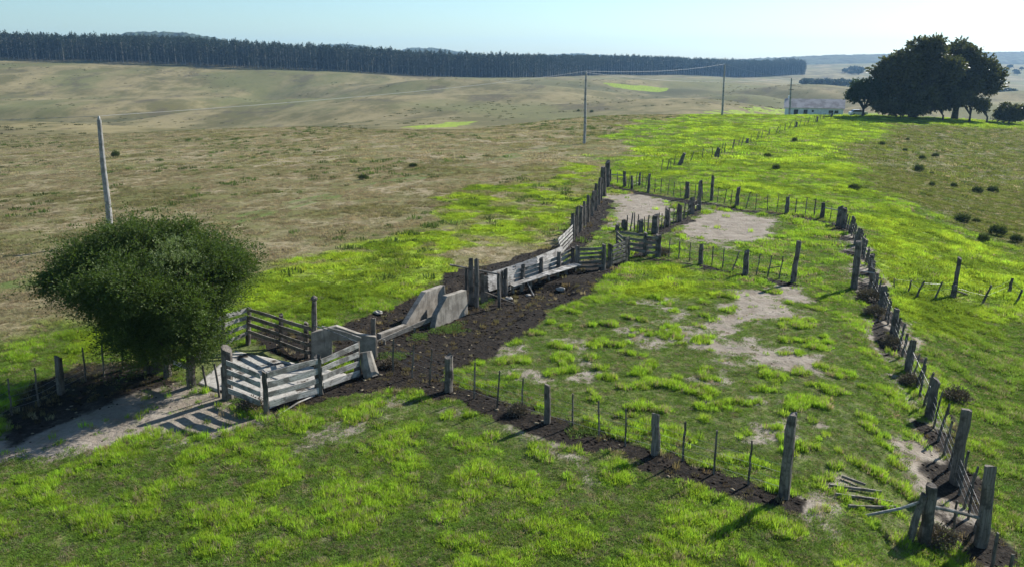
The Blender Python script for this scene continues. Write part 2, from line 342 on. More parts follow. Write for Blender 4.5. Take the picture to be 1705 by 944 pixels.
def ground_mat():
    s = NM('pasture_ground'); P = s.pos()
    fine = s.noise(7, 5, .7, P); mid = s.noise(1.3, 5, .65, P); big = s.noise(.12, 5, .6, P)
    st = s.noise(.035, 7, .7, s.pos((1, .5, 1))); huge = s.noise(.008, 5, .6, s.pos((1, .55, 1)))
    def edge(name, amt=.5, wd=.15):
        a = s.attr(name)
        x = s.math('ADD', a, s.math('MULTIPLY', s.math('SUBTRACT', s.math('ADD', s.math('MULTIPLY', fine, .5), s.math('MULTIPLY', mid, .5)), .5), amt * 2))
        return s.ramp(x, .5 - wd, .5 + wd)
    green = s.mix(s.ramp(mid, .38, .62), (.060, .080, .024), (.135, .155, .048))
    green = s.mix(s.math('MULTIPLY', s.ramp(fine, .5, .7), .5), green, (.16, .14, .07))
    lime = s.mix(s.ramp(s.noise(.9, 5, .7, P), .38, .60), (.11, .15, .022), (.28, .39, .026))
    dryc = s.mix(s.ramp(mid, .35, .62), (.165, .138, .075), (.285, .235, .145))
    dryc = s.mix(s.ramp(big, .42, .60), s.mix(s.ramp(fine, .4, .6), (.095, .105, .032), (.155, .14, .055)), dryc)
    farc = s.mix(s.ramp(st, .40, .60), (.105, .094, .038), (.215, .178, .088))
    farc = s.mix(s.math('MULTIPLY', s.ramp(huge, .46, .58), .8), farc, (.115, .118, .044))
    farc = s.mix(s.math('MULTIPLY', s.ramp(s.noise(.028, 8, .75, s.pos((1, .5, 1))), .53, .62), .7), farc, (.075, .062, .038))
    farc = s.mix(s.math('MULTIPLY', s.ramp(s.noise(.25, 4, .7, P), .55, .68), .35), farc, (.05, .055, .025))
    farc = s.mix(s.math('MULTIPLY', s.attr('crease'), .75), farc, s.mix(s.ramp(st, .4, .6), (.055, .058, .026), (.10, .095, .045)))
    dryc = s.mix(s.attr('far'), dryc, farc)
    col = s.mix(edge('dry', .6), green, dryc)
    ol = s.mix(s.ramp(mid, .4, .6), (.085, .092, .030), (.17, .155, .070))
    ol = s.mix(s.math('MULTIPLY', s.ramp(big, .5, .62), .6), ol, (.15, .13, .08))
    col = s.mix(edge('olive', .4), col, ol)
    col = s.mix(s.math('MULTIPLY', edge('lime', .55), .85), col, lime)
    col = s.mix(s.math('MULTIPLY', s.attr('track'), .7), col, (.085, .13, .03))
    dirt = s.mix(s.ramp(mid, .3, .7), (.20, .165, .128), (.31, .27, .225))
    dirt = s.mix(s.math('MULTIPLY', s.ramp(fine, .50, .64), .5), dirt, (.15, .12, .085)); dirt = s.mix(s.math('MULTIPLY', s.ramp(s.noise(2.6, 6, .75, P), .52, .62), .45), dirt, (.12, .12, .055))
    col = s.mix(edge('dirt', .75, .30), col, dirt)
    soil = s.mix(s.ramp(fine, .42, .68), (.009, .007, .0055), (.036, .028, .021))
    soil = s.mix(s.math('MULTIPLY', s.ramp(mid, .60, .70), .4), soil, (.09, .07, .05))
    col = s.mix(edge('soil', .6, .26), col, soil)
    hgt = s.math('ADD', s.math('MULTIPLY', fine, .4), mid)
    nb = s.bump(hgt, .9, .16)
    # dung and clods
    s.bsdf(col, .95, nb, .1); return s.m
def wood_mat(name, ca, cb, dark, vert=True):
    s = NM(name)
    v = s.pos((22, 22, 1.6) if vert else (2.2, 2.2, 30), obj=False)
    g = s.noise(1, 5, .65, v); b = s.noise(2.3, 4, .6, s.pos())
    c = s.mix(s.ramp(g, .35, .65), ca, cb); c = s.mix(s.math('MULTIPLY', s.ramp(b, .46, .62), .75), c, dark); c = s.mix(s.math('MULTIPLY', s.ramp(s.noise(9, 3, .6, s.pos()), .58, .66), .5), c, dark)
    ri = s.n('ShaderNodeObjectInfo').outputs['Random']
    c = s.mix(s.math('MULTIPLY', ri, .35), c, dark)
    s.bsdf(c, .9, s.bump(g, .6, .02), .15); return s.m
def leaf_mat(name, ca, cb, trans=.35, gloss=.0, rough=.5):
    s = NM(name); ri = s.noise(1.7, 3, .6, s.pos()); r2 = s.n('ShaderNodeNewGeometry').outputs['Random Per Island']
    c = s.mix(s.math('ADD', s.math('MULTIPLY', r2, .6), s.math('MULTIPLY', s.ramp(ri, .3, .7), .4)), ca, cb)
    b = s.bsdf(c, rough, None, gloss)
    t = s.n('ShaderNodeBsdfTranslucent'); s.l(s.mix(1, c, (1.0, 1.15, .5), 'MULTIPLY'), t.inputs[0])
    m = s.n('ShaderNodeMixShader'); m.inputs[0].default_value = trans
    s.l(b.outputs[0], m.inputs[1]); s.l(t.outputs[0], m.inputs[2]); s.l(m.outputs[0], s.out.inputs[0]); return s.m
def grass_mat():
    s = NM('grass_blades'); a = s.attr('tint', 'INSTANCER', 'Color')
    r2 = s.n('ShaderNodeNewGeometry').outputs['Random Per Island']
    c = s.mix(s.math('MULTIPLY', r2, .55), a, s.mix(1, a, (.55, .6, .7), 'MULTIPLY'))
    d = s.n('ShaderNodeBsdfDiffuse'); s.l(c, d.inputs[0])
    t = s.n('ShaderNodeBsdfTranslucent'); s.l(s.mix(1, c, (1.15, 1.12, .85), 'MULTIPLY'), t.inputs[0])
    m = s.n('ShaderNodeMixShader'); m.inputs[0].default_value = .5
    s.l(d.outputs[0], m.inputs[1]); s.l(t.outputs[0], m.inputs[2]); s.l(m.outputs[0], s.out.inputs[0]); return s.m
def simple(name, col, rough=.8, var=.25, scale=3, bump=.2, spec=.2, metal=0):
    s = NM(name); n = s.noise(scale, 5, .65, s.pos())
    c = s.mix(s.ramp(n, .35, .65), tuple(q * (1 - var) for q in col), tuple(min(1, q * (1 + var)) for q in col))
    b = s.bsdf(c, rough, s.bump(n, bump, .03), spec); b.inputs['Metallic'].default_value = metal; return s.m
def concrete_mat():
    s = NM('stained_concrete'); n = s.noise(2.2, 6, .65, s.pos()); st = s.noise(1, 4, .6, s.pos((9, 9, .8)))
    c = s.mix(s.ramp(n, .35, .65), (.17, .15, .125), (.31, .28, .24))
    c = s.mix(s.math('MULTIPLY', s.ramp(st, .5, .68), .6), c, (.10, .09, .075))
    s.bsdf(c, .9, s.bump(n, .5, .03), .15); return s.m
M_ground = ground_mat()
M_post = wood_mat('weathered_post_wood', (.11, .095, .08), (.24, .21, .18), (.045, .038, .032))
M_picket = wood_mat('weathered_picket_wood', (.11, .095, .08), (.22, .195, .165), (.05, .043, .036))
M_board = wood_mat('grey_board_wood', (.25, .24, .22), (.52, .495, .46), (.09, .08, .07), False)
M_rail = wood_mat('dark_rail_wood', (.15, .135, .115), (.29, .265, .23), (.06, .05, .04), False)
M_pole = wood_mat('utility_pole_wood', (.30, .29, .28), (.46, .45, .43), (.17, .16, .145))
M_wire = simple('galvanised_wire', (.35, .35, .35), .5, .1, 9, 0, .4, .6)
M_line = simple('aluminium_cable', (.33, .33, .32), .6, .05, 9, 0, .4)
M_conc = concrete_mat()
M_stone = simple('field_stone', (.30, .28, .25), .9, .3, 6, .5)
M_bark = wood_mat('dark_bark', (.06, .05, .04), (.12, .10, .085), (.03, .025, .02))
M_leafA = leaf_mat('small_tree_leaf', (.034, .058, .015), (.110, .150, .042), .38, .12, .55)
M_leafP = leaf_mat('pale_leaf', (.12, .16, .06), (.24, .28, .14), .3, .1, .5)  # paler leaf tone for a few clumps
M_leafB = leaf_mat('broad_tree_leaf', (.040, .044, .012), (.150, .140, .045), .28, .35, .42)
M_leafC = leaf_mat('light_tree_leaf', (.035, .055, .018), (.075, .10, .035), .3, .2, .5)
M_euc = leaf_mat('eucalyptus_leaf', (.022, .038, .020), (.055, .070, .035), .2, .2, .5)
M_euctrunk = simple('eucalyptus_bark', (.30, .28, .25), .8, .4, 1)
M_scrub = leaf_mat('scrub_leaf', (.045, .062, .022), (.11, .13, .05), .3, .1, .7)
M_twig = leaf_mat('dead_twig', (.10, .08, .06), (.20, .16, .12), .1, .1, .8)
M_grass = grass_mat()
# ------------------------------------------------------------------ ground sheet
ys = [-28.]
while ys[-1] < 9000:
    y = ys[-1]
    ys.append(y + (1.2 if y < 8 else .13 if y < 45 else .13 + (y - 45) * .0042 if y < 260 else max(1.2, (y - 40) * .011)))
ys = np.array(ys)
s_in = np.linspace(-.46, .46, 560); s_out = .46 + np.cumsum(np.linspace(.002, .06, 60))
ss = np.concatenate([-s_out[::-1], s_in, s_out])
YY, SS = np.meshgrid(ys, ss, indexing='ij'); XX = SS * (YY + 30) * (1 + .0 * YY) * 1.25
xf, yf = XX.ravel(), YY.ravel()
zf = gz(xf, yf)
nr, nc = YY.shape; idx = np.arange(nr * nc).reshape(nr, nc)
quads = np.stack([idx[:-1, :-1], idx[:-1, 1:], idx[1:, 1:], idx[1:, :-1]], -1).reshape(-1, 4)
gme = mesh_np('ground', np.stack([xf, yf, zf], 1), quads)
gme.polygons.foreach_set('use_smooth', np.ones(len(quads), bool))
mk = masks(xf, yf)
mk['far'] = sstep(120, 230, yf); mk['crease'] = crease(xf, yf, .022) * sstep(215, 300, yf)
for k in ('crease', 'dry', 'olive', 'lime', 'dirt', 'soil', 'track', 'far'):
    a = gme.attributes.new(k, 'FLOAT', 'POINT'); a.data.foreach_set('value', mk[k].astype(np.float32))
gme.materials.append(M_ground)
go = bpy.data.objects.new('ground', gme); sc.collection.objects.link(go); go['kind'] = 'structure'
print('ground verts', len(xf))
# ------------------------------------------------------------------ haze
hb = MB(); hb.box((0, 2400, 35), (9000, 5400, 190)); hz = hb.build('haze', [])
hm = bpy.data.materials.new('air_haze'); hm.use_nodes = True; hm.node_tree.nodes.clear()
ho = hm.node_tree.nodes.new('ShaderNodeOutputMaterial'); hv = hm.node_tree.nodes.new('ShaderNodeVolumePrincipled')
hv.inputs['Color'].default_value = (.34, .62, 1.0, 1); hv.inputs['Density'].default_value = .00011; hv.inputs['Anisotropy'].default_value = .3
hm.node_tree.links.new(hv.outputs[0], ho.inputs['Volume']); hz.data.materials.append(hm); hz['kind'] = 'stuff'
# ------------------------------------------------------------------ grass (stuff)
def tuft_mesh(name, n, rad, hmin, hmax, wd, rng):
    V_, F_ = [], []
    for _ in range(n):
        a = rng.uniform(0, 6.283); r = rad * math.sqrt(rng.random()); bx, by = r * math.cos(a), r * math.sin(a)
        h = rng.uniform(hmin, hmax) * (1 - .45 * (r / rad)); la = a + rng.uniform(-1.2, 1.2); ln = h * rng.uniform(.1, .75)
        t = rng.uniform(0, 3.14); dx, dy = math.cos(t) * wd / 2, math.sin(t) * wd / 2; o = len(V_)
        lx, ly = math.cos(la) * ln, math.sin(la) * ln
        V_ += [(bx - dx, by - dy, -.02), (bx + dx, by + dy, -.02), (bx + dx * .8 + lx * .35, by + dy * .8 + ly * .35, h * .6), (bx - dx * .8 + lx * .35, by - dy * .8 + ly * .35, h * .6), (bx + lx + dx * .15, by + ly + dy * .15, h), (bx + lx - dx * .15, by + ly - dy * .15, h)]
        F_ += [(o, o + 1, o + 2, o + 3), (o + 3, o + 2, o + 4, o + 5)]
    me = mesh_np(name, V_, F_); me.materials.append(M_grass); return me
def tuft_collection(nm, args, k=5):
    c = bpy.data.collections.new(nm); rng = random.Random(nm)
    for i in range(k):
        o = bpy.data.objects.new('grass_tuft', tuft_mesh(nm + '_tuft', *args, rng)); c.objects.link(o)
    return c
def scatter(name, coll, x, y, scl, col, k=5):
    n = len(x); z = gz(x, y); me = bpy.data.meshes.new(name + '_points'); me.vertices.add(n)
    me.vertices.foreach_set('co', np.stack([x, y, z], 1).astype(np.float32).ravel())
    def A(nm, typ, d, key='value'):
        a = me.attributes.new(nm, typ, 'POINT'); a.data.foreach_set(key, d.ravel())
    A('scl', 'FLOAT_VECTOR', scl.astype(np.float32), 'vector'); A('rot', 'FLOAT', RNG.uniform(0, 6.28, n).astype(np.float32))
    A('var', 'INT', RNG.integers(0, k, n).astype(np.int32)); A('tint', 'FLOAT_VECTOR', col.astype(np.float32), 'vector')
    o = bpy.data.objects.new(name, me); sc.collection.objects.link(o); o['kind'] = 'stuff'
    ng = bpy.data.node_groups.new(name, 'GeometryNodeTree')
    ng.interface.new_socket('Geometry', in_out='INPUT', socket_type='NodeSocketGeometry'); ng.interface.new_socket('Geometry', in_out='OUTPUT', socket_type='NodeSocketGeometry')
    N = ng.nodes.new; gi, gout = N('NodeGroupInput'), N('NodeGroupOutput'); ip = N('GeometryNodeInstanceOnPoints'); ci = N('GeometryNodeCollectionInfo')
    ci.inputs['Collection'].default_value = coll; ci.inputs['Separate Children'].default_value = True; ci.inputs['Reset Children'].default_value = True
    def na(nm, t):
        q = N('GeometryNodeInputNamedAttribute'); q.data_type = t; q.inputs['Name'].default_value = nm
        return [s_ for s_ in q.outputs if s_.enabled and s_.name == 'Attribute'][0]
    L = ng.links.new; L(gi.outputs[0], ip.inputs['Points']); L(ci.outputs[0], ip.inputs['Instance']); ip.inputs['Pick Instance'].default_value = True
    L(na('var', 'INT'), ip.inputs['Instance Index']); cx = N('ShaderNodeCombineXYZ'); L(na('rot', 'FLOAT'), cx.inputs[2]); L(cx.outputs[0], ip.inputs['Rotation'])
    L(na('scl', 'FLOAT_VECTOR'), ip.inputs['Scale']); L(ip.outputs[0], gout.inputs[0])
    md = o.modifiers.new('scatter', 'NODES'); md.node_group = ng; print(name, n); return o
LIMEC = np.array([.36, .48, .045]); GREENC = np.array([.185, .29, .055]); MIDC = np.array([.25, .405, .05])
DRYC = np.array([.37, .315, .20]); OLC = np.array([.17, .18, .055])
def grass_field(name, coll, y0, y1, dens, hs, ws, margin=1.55):
    smax = CX / F / math.cos(PITCH) * margin
    n = int(dens * smax * (y1 ** 2 - y0 ** 2)); yy = np.sqrt(RNG.uniform(y0 ** 2, y1 ** 2, n)); xx = RNG.uniform(-1, 1, n) * smax * yy
    m = masks(xx, yy)
    cl = fbm(xx, yy, .95 if y1 < 60 else 1.8, 4, 101); cl2 = fbm(xx, yy, 6, 3, 111)
    lush = sstep(.38, .68, cl) * (1 - .0 * cl); lush = lush * (1 - m['thin']) + m['thin'] * sstep(.60, .70, fbm(xx, yy, .8, 3, 161))
    lime = np.clip(m['lime'] - .0, 0, 1)
    front = sstep(27, 23, yy + xx * .12) * (1 - m['thin'])
    green = 1 - m['dry']
    p = green * (.80 + .20 * lush) * (1 - .35 * m['thin'] * (1 - lush)) * (1 - .25 * m['olive'])
    p = np.maximum(p, lime * (.55 + .45 * lush)); p = np.maximum(p, .55 * m['dry'] * (.3 + .7 * sstep(.4, .6, cl)))
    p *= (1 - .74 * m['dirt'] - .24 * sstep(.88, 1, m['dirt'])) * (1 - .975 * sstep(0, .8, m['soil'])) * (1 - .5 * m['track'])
    p *= 1 - sstep(-.25, .1, sdpoly(PENP, xx, yy))
    keep = RNG.random(n) < p
    xx, yy, lush, cl, cl2, lime, front = (q[keep] for q in (xx, yy, lush, cl, cl2, lime, front)); m = {k: v[keep] for k, v in m.items()}
    n = len(xx); r = RNG.random(n)
    col = GREENC[None] * (1 - lush[:, None]) + MIDC[None] * lush[:, None]
    b = np.clip(front * sstep(.36, .66, cl) * .9 + (1 - front) * sstep(.3, .9, lush) * .75, 0, 1)[:, None] * (1 - m['olive'][:, None] * .7)
    col = col * (1 - b) + np.array([.35, .52, .05]) * b
    rl = (m['rlow'] * .6)[:, None]; col = col * (1 - rl) + np.array([.15, .25, .05]) * rl
    o = m['olive'][:, None]; col = col * (1 - o * .85) + OLC * o * .85
    d = m['dry'][:, None]; dc = DRYC[None] * (1 - .55 * sstep(.5, .62, cl2)[:, None]) + OLC[None] * (.55 * sstep(.5, .62, cl2)[:, None])
    col = col * (1 - d) + dc * d
    li = (lime * (1 - m['dirt']))[:, None]; lv = sstep(.36, .58, fbm(xx, yy, 2.2, 4, 151))[:, None]; lc = LIMEC[None] * lv * (.85 + .3 * lush[:, None]) + np.array([.20, .29, .034]) * (1 - lv); col = col * (1 - li) + lc * li
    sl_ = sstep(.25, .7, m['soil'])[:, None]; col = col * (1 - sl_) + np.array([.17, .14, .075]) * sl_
    dead = (r < .17 * (1 - lime))[:, None]; col = np.where(dead, DRYC[None] * .9, col)
    col = col * RNG.uniform(.55, 1.25, (n, 1)) * (1 + RNG.uniform(-.08, .08, (n, 3)))
    h = (.45 + .95 * lush ** 1.4 * (.5 + cl2)) * RNG.uniform(.7, 1.3, n) * (1 + .25 * lime) * (1 - .35 * m['thin'] * (1 - lush)) * (1 - .35 * m['dry'])
    wdt = RNG.uniform(.8, 1.35, n)
    scl = np.stack([wdt * ws, wdt * ws, h * hs], 1)
    return scatter(name, coll, xx, yy, scl, col)
cA = tuft_collection('near_grass', (30, .13, .10, .21, .014))
cB = tuft_collection('mid_grass', (34, .30, .12, .24, .032))
cC = tuft_collection('far_grass', (36, .75, .14, .26, .085))
g = grass_field('meadow_grass', cA, 14, 46, 105, 1.0, 1.0)
g = grass_field('pasture_grass', cB, 44, 105, 19, 1.0, 1.0)
g = grass_field('hillside_grass', cC, 100, 225, 3.2, 1.0, 1.0)
# clods and dung on the bare soil, straw on the bare dirt
def clod_meshes(nm):
    c = bpy.data.collections.new(nm); s = NM(nm + '_matter'); a = s.attr('tint', 'INSTANCER', 'Color'); s.bsdf(a, .95, None, .05)
    for i in range(4):
        rg = np.random.default_rng(200 + i); vs = []
        for j in range(4):
            for k in range(6):
                ph = math.pi * (j + .4) / 3.8; t = 6.283 * k / 6; q = rg.uniform(.6, 1.25); vs.append((q * math.sin(ph) * math.cos(t), q * math.sin(ph) * math.sin(t), .7 * q * math.cos(ph)))
        fs = [(j * 6 + k, (j + 1) * 6 + k, (j + 1) * 6 + (k + 1) % 6, j * 6 + (k + 1) % 6) for j in range(3) for k in range(6)] + [(0, 1, 2, 3), (0, 3, 4, 5), (21, 20, 19, 18), (23, 22, 21, 18)]
        me = mesh_np(nm, vs, fs); me.materials.append(s.m); c.objects.link(bpy.data.objects.new(nm, me))
    return c
cD = clod_meshes('soil_clod')
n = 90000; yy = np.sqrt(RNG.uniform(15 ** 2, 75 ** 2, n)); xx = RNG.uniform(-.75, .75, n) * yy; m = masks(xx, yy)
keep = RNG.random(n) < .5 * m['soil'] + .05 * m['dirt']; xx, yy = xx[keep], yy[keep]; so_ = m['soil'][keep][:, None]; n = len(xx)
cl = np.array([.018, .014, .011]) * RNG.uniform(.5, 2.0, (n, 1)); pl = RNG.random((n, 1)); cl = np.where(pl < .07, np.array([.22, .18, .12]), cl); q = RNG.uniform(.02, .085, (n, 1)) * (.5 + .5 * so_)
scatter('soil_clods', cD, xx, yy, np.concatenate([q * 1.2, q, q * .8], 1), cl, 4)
wx, wy = [], []
for (u, v, ru, rv, k) in ((745, 548, 30, 9, 90), (655, 592, 20, 6, 40), (830, 640, 34, 14, 110), (800, 505, 18, 5, 30), (400, 672, 14, 7, 40), (810, 500, 12, 5, 20), (980, 716, 40, 9, 90), (700, 560, 14, 5, 30)):
    for _ in range(k):
        p_ = px(u + random.gauss(0, .5) * ru, v + random.gauss(0, .5) * rv); wx.append(p_[0]); wy.append(p_[1])
wx, wy = np.array(wx), np.array(wy); q = RNG.uniform(.5, 1.2, (len(wx), 1)); scatter('leafy_weeds', cA, wx, wy, np.concatenate([q * 1.5, q * 1.5, q * .6], 1), np.array([.13, .20, .055]) * RNG.uniform(.6, 1.3, (len(wx), 1)))
# dark green clumps over the dry field, too many to count
n = 9000; smx = .78; yy = np.sqrt(RNG.uniform(45 ** 2, 210 ** 2, n)); xx = RNG.uniform(-smx, smx, n) * yy; m = masks(xx, yy)
keep = RNG.random(n) < (m['dry'] * sstep(.45, .68, fbm(xx, yy, 14, 3, 131)) + .25 * m['olive']); xx, yy = xx[keep], yy[keep]; n = len(xx)
cl = np.array([.075, .115, .03]) * RNG.uniform(.6, 1.5, (n, 1)); q = RNG.uniform(.35, 1.15, (n, 1)) ** 1.5
scatter('rough_pasture_tussocks', cC, xx, yy, np.concatenate([q * .8, q * .8, q * 1.6], 1), cl)
n = 9000; yy = RNG.uniform(200, 780, n); xx = (RNG.uniform(-60, 1420, n) - CX) / F * .964 * yy
keep = (RNG.random(n) < sstep(.50, .66, fbm(xx, yy, 45, 4, 141)) * .45 + .9 * (np.abs(yy - 345 - 14 * np.sin(xx / 40) - (fbm(xx, yy, 60, 2, 5) - .5) * 50) < 7)) & (xx < yy * .42 + 10); xx, yy = xx[keep], yy[keep]; n = len(xx)
q = RNG.uniform(.5, 1.9, (n, 1)); scatter('valley_scrub', cC, xx, yy, np.concatenate([q, q, q * 1.5], 1), np.array([.095, .095, .042]) * RNG.uniform(.6, 1.4, (n, 1)))
# ------------------------------------------------------------------ fences
def post_mesh(b, base, top, r, crook=.03, n=8, sink=.15, wob=.14):
    base = Vector(base); top = Vector(top); d = top - base; k = 5; pts = []; rad = []
    for i in range(k + 1):
        t = i / k; p = base + d * t
        if 0 < i < k: p = p + Vector((random.uniform(-1, 1), random.uniform(-1, 1), 0)) * crook
        if i == 0: p = p - Vector((0, 0, sink))
        pts.append(p); rad.append(r * (1.12 - .2 * t) * random.uniform(.92, 1.08))
    b.tube(pts, rad, n, wob)
    # weathered, slanted head
    m = len(b.v) - n; sl = random.uniform(-.5, .5) * r; sy = random.uniform(-.5, .5) * r
    for j in range(n):
        v = b.v[m + j]; b.v[m + j] = (v[0], v[1], v[2] + ((v[0] - top[0]) / r) * sl + ((v[1] - top[1]) / r) * sy + random.uniform(-.3, .3) * r)
class Fence:
    def __init__(s, label, cat='fence', name='wire_fence', at=None):
        x, y = px(*at); s.o = thing(name, label, cat, (x, y, g1(x, y))); s.line = []
    def post(s, ub, vb, ut, vt, r=.11, kind='post', label=None, line=True, mat=None):
        x, y = px(ub, vb); z = g1(x, y); T = on3(ut, vt, y)
        b = MB(); post_mesh(b, (x, y, z), T, r, .03 if r > .06 else .015, 9 if r > .06 else 6)
        o = b.build(kind, mat or (M_post if r > .06 else M_picket), s.o, smooth=False)
        if label: o['label'] = label
        if line: s.line.append(((x, y, z), Vector(T)))
        return o
    def pickets(s, P, Q, n, h=1.15, r=.028, lean=.06, jit=.1, dx=0):      # between two base pixels
        P = px(*P); Q = px(*Q)
        for i in range(n):
            t = (i + 1) / (n + 1) + random.uniform(-jit, jit) / (n + 1)
            x = P[0] + (Q[0] - P[0]) * t; y = P[1] + (Q[1] - P[1]) * t; z = g1(x, y); hh = h * random.uniform(.88, 1.08)
            T = (x + dx + random.gauss(0, lean) * hh, y + random.gauss(0, lean) * hh, z + hh)
            b = MB(); post_mesh(b, (x, y, z), T, r * random.uniform(.8, 1.25), .02, 6); b.build('picket', M_picket, s.o)
    def wires(s, fr=(.25, .45, .65, .85), h=1.2, r=.0035, line=None):
        L = line or s.line
        for f in fr:
            b = MB()
            for (a, ta), (c, tc) in zip(L[:-1], L[1:]):
                a = Vector(a); c = Vector(c); d1 = (ta - a); d2 = (tc - c)
                p = a + d1.normalized() * min(h * f, d1.length * .95); q = c + d2.normalized() * min(h * f, d2.length * .95)
                mid = (p + q) / 2 - Vector((0, 0, .02)); b.tube([p, mid, q], r, 4)
            b.build('wire', M_wire, s.o)
# foreground fence
f = Fence('wire and picket fence along black soil in the foreground, ending at tall lone corner post', at=(1000, 735))
FP = [(748, 650, 748, 592, .17), (911, 704, 912, 641, .12), (1091, 758, 1093, 689, .13)]
f.post(624, 592, 622, 529, .11)
for u, v, ut, vt in ((654, 620, 655, 564), (686, 628, 689, 573), (715, 640, 719, 580)): f.post(u, v, ut, vt, .032, 'picket', line=False)
f.post(*FP[0], label='thick squared grey post')
for u, v, ut, vt in ((789, 663, 791, 603), (827, 680, 832, 617), (868, 686, 871, 629)): f.post(u, v, ut, vt, .032, 'picket', line=False)
f.post(*FP[1])
for u, v, ut, vt in ((953, 710, 954, 655), (997, 727, 997, 667), (1041, 743, 1042, 680)): f.post(u, v, ut, vt, .032, 'picket', line=False)
f.post(*FP[2])
for u, v, ut, vt in ((1136, 770, 1141, 702), (1188, 791, 1194, 716), (1246, 808, 1252, 733)): f.post(u, v, ut, vt, .036, 'picket', line=False)
f.post(1305, 829, 1320, 690, .15, label='tall thick cracked corner post'); f.wires()
# right fence
f = Fence('long leaning post and picket fence running up the right side of the paddock', at=(1546, 697))
RP = [(1631, 908, 1649, 776, .17), (1589, 805, 1609, 681, .17), (1546, 697, 1560, 632, .16), (1512, 619, 1522, 566, .15), (1487, 560, 1494, 514, .16), (1467, 513, 1473, 477, .16),
      (1450, 482, 1454, 448, .15), (1449, 456, 1452, 424, .15), (1435, 423, 1441, 398, .17), (1425, 408, 1433, 381, .17), (1416, 390, 1421, 361, .16), (1404, 379, 1407, 347, .17), (1396, 375, 1400, 344, .2)]
for p in RP: f.post(*p)
for i in range(len(RP) - 1):
    n = 4 if i < 5 else (6 if i < 9 else 3)
    hpx = [1.75, 1.7, 1.6, 1.45, 1.4, 1.3, 1.3, 1.3, 1.4, 1.4, 1.4, 1.4][i]
    f.pickets(RP[i][:2], RP[i + 1][:2], n, hpx * .88, .045 if i < 5 else .05, .06, .12, .16 if i < 3 else .1)
f.wires((.2, .4, .6, .8), 1.3)
f.post(1652, 943, 1662, 886, .05, 'picket', line=False); f.post(1676, 975, 1687, 922, .05, 'picket', line=False)
f.post(1421, 481, 1430, 403, .17, line=False, label='tall leaning post inside the fence line')
b = MB(); A = onplane(px(1421, 479), px(1455, 484), 1423, 450); B = onplane(px(1421, 479), px(1455, 484), 1456, 455); b.tube([A, B], .035, 6, .1); b.build('rail', M_board, f.o)
# gateway at the bottom right
f = Fence('short gateway of two crooked posts joined by one pole, bottom right corner', 'gateway', 'gateway', at=(1540, 905))
f.post(1539, 905, 1552, 808, .15); f.post(1513, 899, 1539, 822, .1, 'brace_post'); f.post(1586, 895, 1594, 833, .035, 'picket')
P = px(1539, 905); Q = px(1631, 908); b = MB(); b.tube([onplane(P, Q, 1550, 842), onplane(P, Q, 1592, 851), onplane(P, Q, 1631, 862)], .05, 7, .15); b.build('rail', M_board, f.o)
b = MB(); p0 = px(1441, 862); b.tube([(p0[0], p0[1], g1(*p0) + .06), on3(1500, 846, (p0[1] + P[1]) / 2), on3(1541, 832, P[1] - .1)], .05, 7, .15); b.build('fallen_rail', M_board, f.o)
# far fence
f = Fence('wire fence with square posts closing the far side of the paddock below the lime slope', at=(1226, 348))
SP = [(1396, 376, 1399, 345, .14), (1369, 364, 1371, 338, .15), (1310, 356, 1312, 328, .17), (1226, 346, 1230, 313, .18), (1184, 336, 1187, 294, .14), (1144, 331, 1145, 304, .2), (1079, 321, 1082, 290, .13), (1064, 310, 1066, 288, .11), (1052, 315, 1052, 293, .12), (1040, 313, 1040, 286, .16)]
for p in SP[1:]: f.post(*p)
for i, n in enumerate((1, 3, 4, 3, 2, 5, 2, 1, 1)): f.pickets(SP[i][:2], SP[i + 1][:2], n, 1.5, .036, .07)
f.wires((.3, .55, .8), 1.4, .005)
P = px(1369, 364); Q = px(1396, 376); b = MB(); b.tube([onplane(P, Q, 1371, 346), onplane(P, Q, 1400, 351)], .04, 6, .1); b.build('rail', M_board, f.o)
# top gateway
f = Fence('tall weathered gate posts with a light crossbar at the top of the stake fence', 'gateway', 'gateway', at=(1011, 311))
f.post(1005, 327, 1005, 278, .26); f.post(1011, 311, 1012, 270, .26); f.post(1015, 306, 1016, 283, .16); f.post(1028, 308, 1028, 288, .05, 'picket')
P = px(1015, 306); Q = px(1040, 313); b = MB(); b.tube([onplane(P, Q, 1017, 291), onplane(P, Q, 1040, 293)], .05, 6, .1); b.build('rail', M_board, f.o)
# stake fence
f = Fence('dense fence of upright stakes leading up to the tall gate posts', name='stake_fence', at=(975, 380))
ST = [(953, 400), (966, 385), (978, 370), (990, 352), (1003, 331)]
LL = [px(*p) for p in ST]
for i in range(4):
    for j in range(8):
        t = (j + random.uniform(-.15, .15)) / 8; x = LL[i][0] * (1 - t) + LL[i + 1][0] * t; y = LL[i][1] * (1 - t) + LL[i + 1][1] * t; z = g1(x, y)
        thick = (j == 0 or j == 4); hh = (2.05 if thick else 1.7) * random.uniform(.9, 1.06) * (1.0 + .05 * i)
        b = MB(); post_mesh(b, (x, y, z), (x + random.gauss(.03, .05), y + random.gauss(0, .05), z + hh), .14 if thick else .06 * random.uniform(.8, 1.4), .03, 7); b.build('post' if thick else 'stake', M_post, f.o)
# inner fence
f = Fence('row of stout posts and pickets dividing the upper pen from the bare paddock', at=(1112, 378))
IP = [(1164, 350, 1167, 302, .17), (1151, 357, 1153, 329, .21), (1132, 369, 1132, 341, .2), (1111, 378, 1112, 347, .2), (1091, 389, 1092, 359, .24), (1067, 388, 1067, 367, .19), (1039, 384, 1039, 366, .21), (1028, 386, 1028, 374, .15)]
for p in IP: f.post(*p)
for i in range(6): f.pickets(IP[i][:2], IP[i + 1][:2], (2, 2, 3, 3, 3, 4)[i], 1.35, .042, .05)
f.wires((.4, .75), 1.3, .005)
